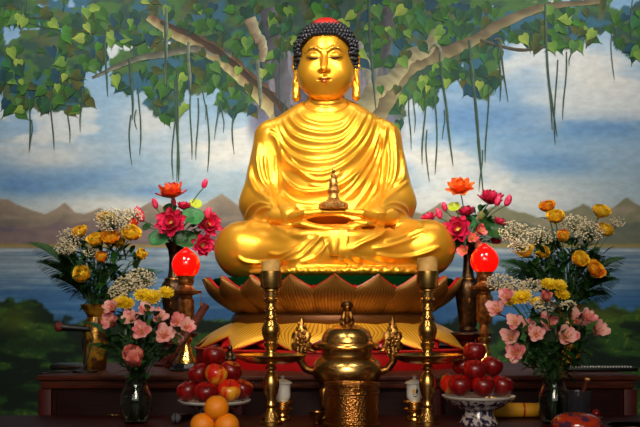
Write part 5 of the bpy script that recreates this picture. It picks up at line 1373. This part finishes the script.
breaths(gLm,'baby breath above the left glass vase',[(128,285,YF+.06,.045,120,'cream baby breath spray left, above the yellow chrysanthemums of the left vase'),(141,278,YF+.08,.048,130,'cream baby breath spray highest above the left glass vase'),(118,292,YF+.05,.032,60,'small cream baby breath spray lowest above the left glass vase')])
bunch(gRm,'',(552,330),'right',[
 (497,311,.034,'pink alstroemeria farthest left in the right glass vase'),
 (507,298,.030,'pink alstroemeria highest at the left of the right bunch'),
 (515,323,.030,'salmon alstroemeria near the left of the right bunch'),
 (511,338,.034,'pale pink alstroemeria second lowest at the left of the right bunch'),
 (516,353,.036,'pale pink alstroemeria hanging lowest at the left, beside the apples'),
 (528,327,.028,'pink alstroemeria half turned, left of centre in the right bunch'),
 (536,335,.032,'pink alstroemeria just below centre left in the right bunch'),
 (548,324,.036,'pink alstroemeria at the centre of the right bunch'),
 (565,337,.040,'large deep pink alstroemeria low at the centre right'),
 (576,322,.036,'deep pink alstroemeria high at the centre right'),
 (586,318,.030,'pink alstroemeria behind the deep pink one, right bunch'),
 (597,331,.034,'pink alstroemeria farthest right in the right bunch')],
 [(511,302,.022,'small yellow chrysanthemum farthest left in the right glass vase'),(522,298,.034,'wide yellow chrysanthemum left of the top pair, right vase'),(537,303,.024,'yellow chrysanthemum behind the wide one, right vase'),(549,285,.028,'yellow chrysanthemum highest in the right vase'),(559,286,.026,'yellow chrysanthemum just right of the highest one'),(562,295,.026,'yellow chrysanthemum lowest at the right, right vase')],None)
flower('coral_rose','rose','small coral red rosebud among the yellow chrysanthemums at right','coral rose',gRm,P3(546,297,YF-.04),(0,-.8,.7),'rosebud',.028,mats=['tulip'],seed=9,leaves=1,inner=(0,0,-.08))
breaths(gRm,'baby breath above the right glass vase',[(500,283,YF+.06,.045,120,'cream baby breath spray farthest left above the right glass vase'),(514,288,YF+.06,.040,100,'cream baby breath spray second from the lamp above the right vase'),(531,286,YF+.05,.035,80,'cream baby breath spray left of the highest chrysanthemum'),(545,305,YF+.0,.035,90,'cream baby breath spray below the chrysanthemums, right vase'),(568,306,YF+.02,.026,50,'small cream baby breath spray right of the chrysanthemums')])
filler(gLm,(142,342),YF+.0,34,34,150,'dark green leaves around the left alstroemeria bunch',5,(.04,.08))
filler(gRm,(553,342),YF+.0,38,34,170,'dark green leaves around the right alstroemeria bunch',6,(.04,.08))
g='fern fronds in the left glass vase'
for i,(px,py,w,l) in enumerate([(84,322,.04,'fern frond over the gold vase, upper of the two'),(88,345,.04,'fern frond over the gold vase, lower of the two')]):
    fern(l,g,gLm,P3(px,py,YF+.02),w,i+63)
# ================================================================ CAMERA AND LIGHT
cam=bpy.data.cameras.new('camera'); co=bpy.data.objects.new('camera',cam); COL.objects.link(co); sc.camera=co
co.location=(0,CAMY,CAMZ); co.rotation_euler=(PI/2,0,0); cam.sensor_width=36; cam.lens=FPX*36/640; cam.shift_y=(HOR-213.5)/640; cam.clip_start=.05
def area(name,loc,target,size,power,col=(1,.93,.80),spread=180,sy=None):
    l=bpy.data.lights.new(name,'AREA'); l.shape='RECTANGLE'; l.size=size; l.size_y=sy or size; l.energy=power; l.color=col; l.spread=math.radians(spread)
    o=bpy.data.objects.new(name,l); COL.objects.link(o); o.location=loc
    o.rotation_euler=(Vector(target)-Vector(loc)).to_track_quat('-Z','Y').to_euler(); return o
def spot(name,loc,target,power,ang,blend=.6,col=(1,.9,.72),r=.06):
    l=bpy.data.lights.new(name,'SPOT'); l.energy=power; l.spot_size=math.radians(ang); l.spot_blend=blend; l.color=col; l.shadow_soft_size=r
    o=bpy.data.objects.new(name,l); COL.objects.link(o); o.location=loc
    o.rotation_euler=(Vector(target)-Vector(loc)).to_track_quat('-Z','Y').to_euler(); return o
# ceiling lamps, followed by added fill lights
area('ceiling_lamp',(-1.0,-2.9,4.1),(0,0,1.95),.9,12.5,spread=46)
area('ceiling_lamp',(1.1,-2.9,4.1),(0.05,0,1.95),.9,12.5,spread=46)
spot('throne_spot',(.1,-2.0,3.9),(.05,-.3,1.45),40,24,.7)
area('mural_washer',(-1.45,.1,3.9),(-1.3,1.3,2.3),1.9,16,(1,.97,.92),110,.3)
area('mural_washer',(1.45,.1,3.9),(1.3,1.3,2.3),1.9,16,(1,.97,.92),110,.3)
area('table_fill_light',(0,-4.4,2.5),(0,-1.0,.95),1.0,9,(1,.88,.72),spread=70)  # unseen fill added to brighten the vessels and fruit on the table
area('rear_fill_light',(0,-6.4,2.6),(0,0,1.5),4.5,46,(1,.93,.84),sy=2.2)  # large unseen fill added behind the camera, for reflections in the brass
w=bpy.data.worlds.new('world'); sc.world=w; w.use_nodes=True; w.node_tree.nodes['Background'].inputs[0].default_value=(.30,.27,.24,1); w.node_tree.nodes['Background'].inputs[1].default_value=.10
sc.view_settings.view_transform='Standard'; sc.view_settings.look='None'; sc.view_settings.gamma=1; sc.view_settings.exposure=0; sc.view_settings.use_curve_mapping=False
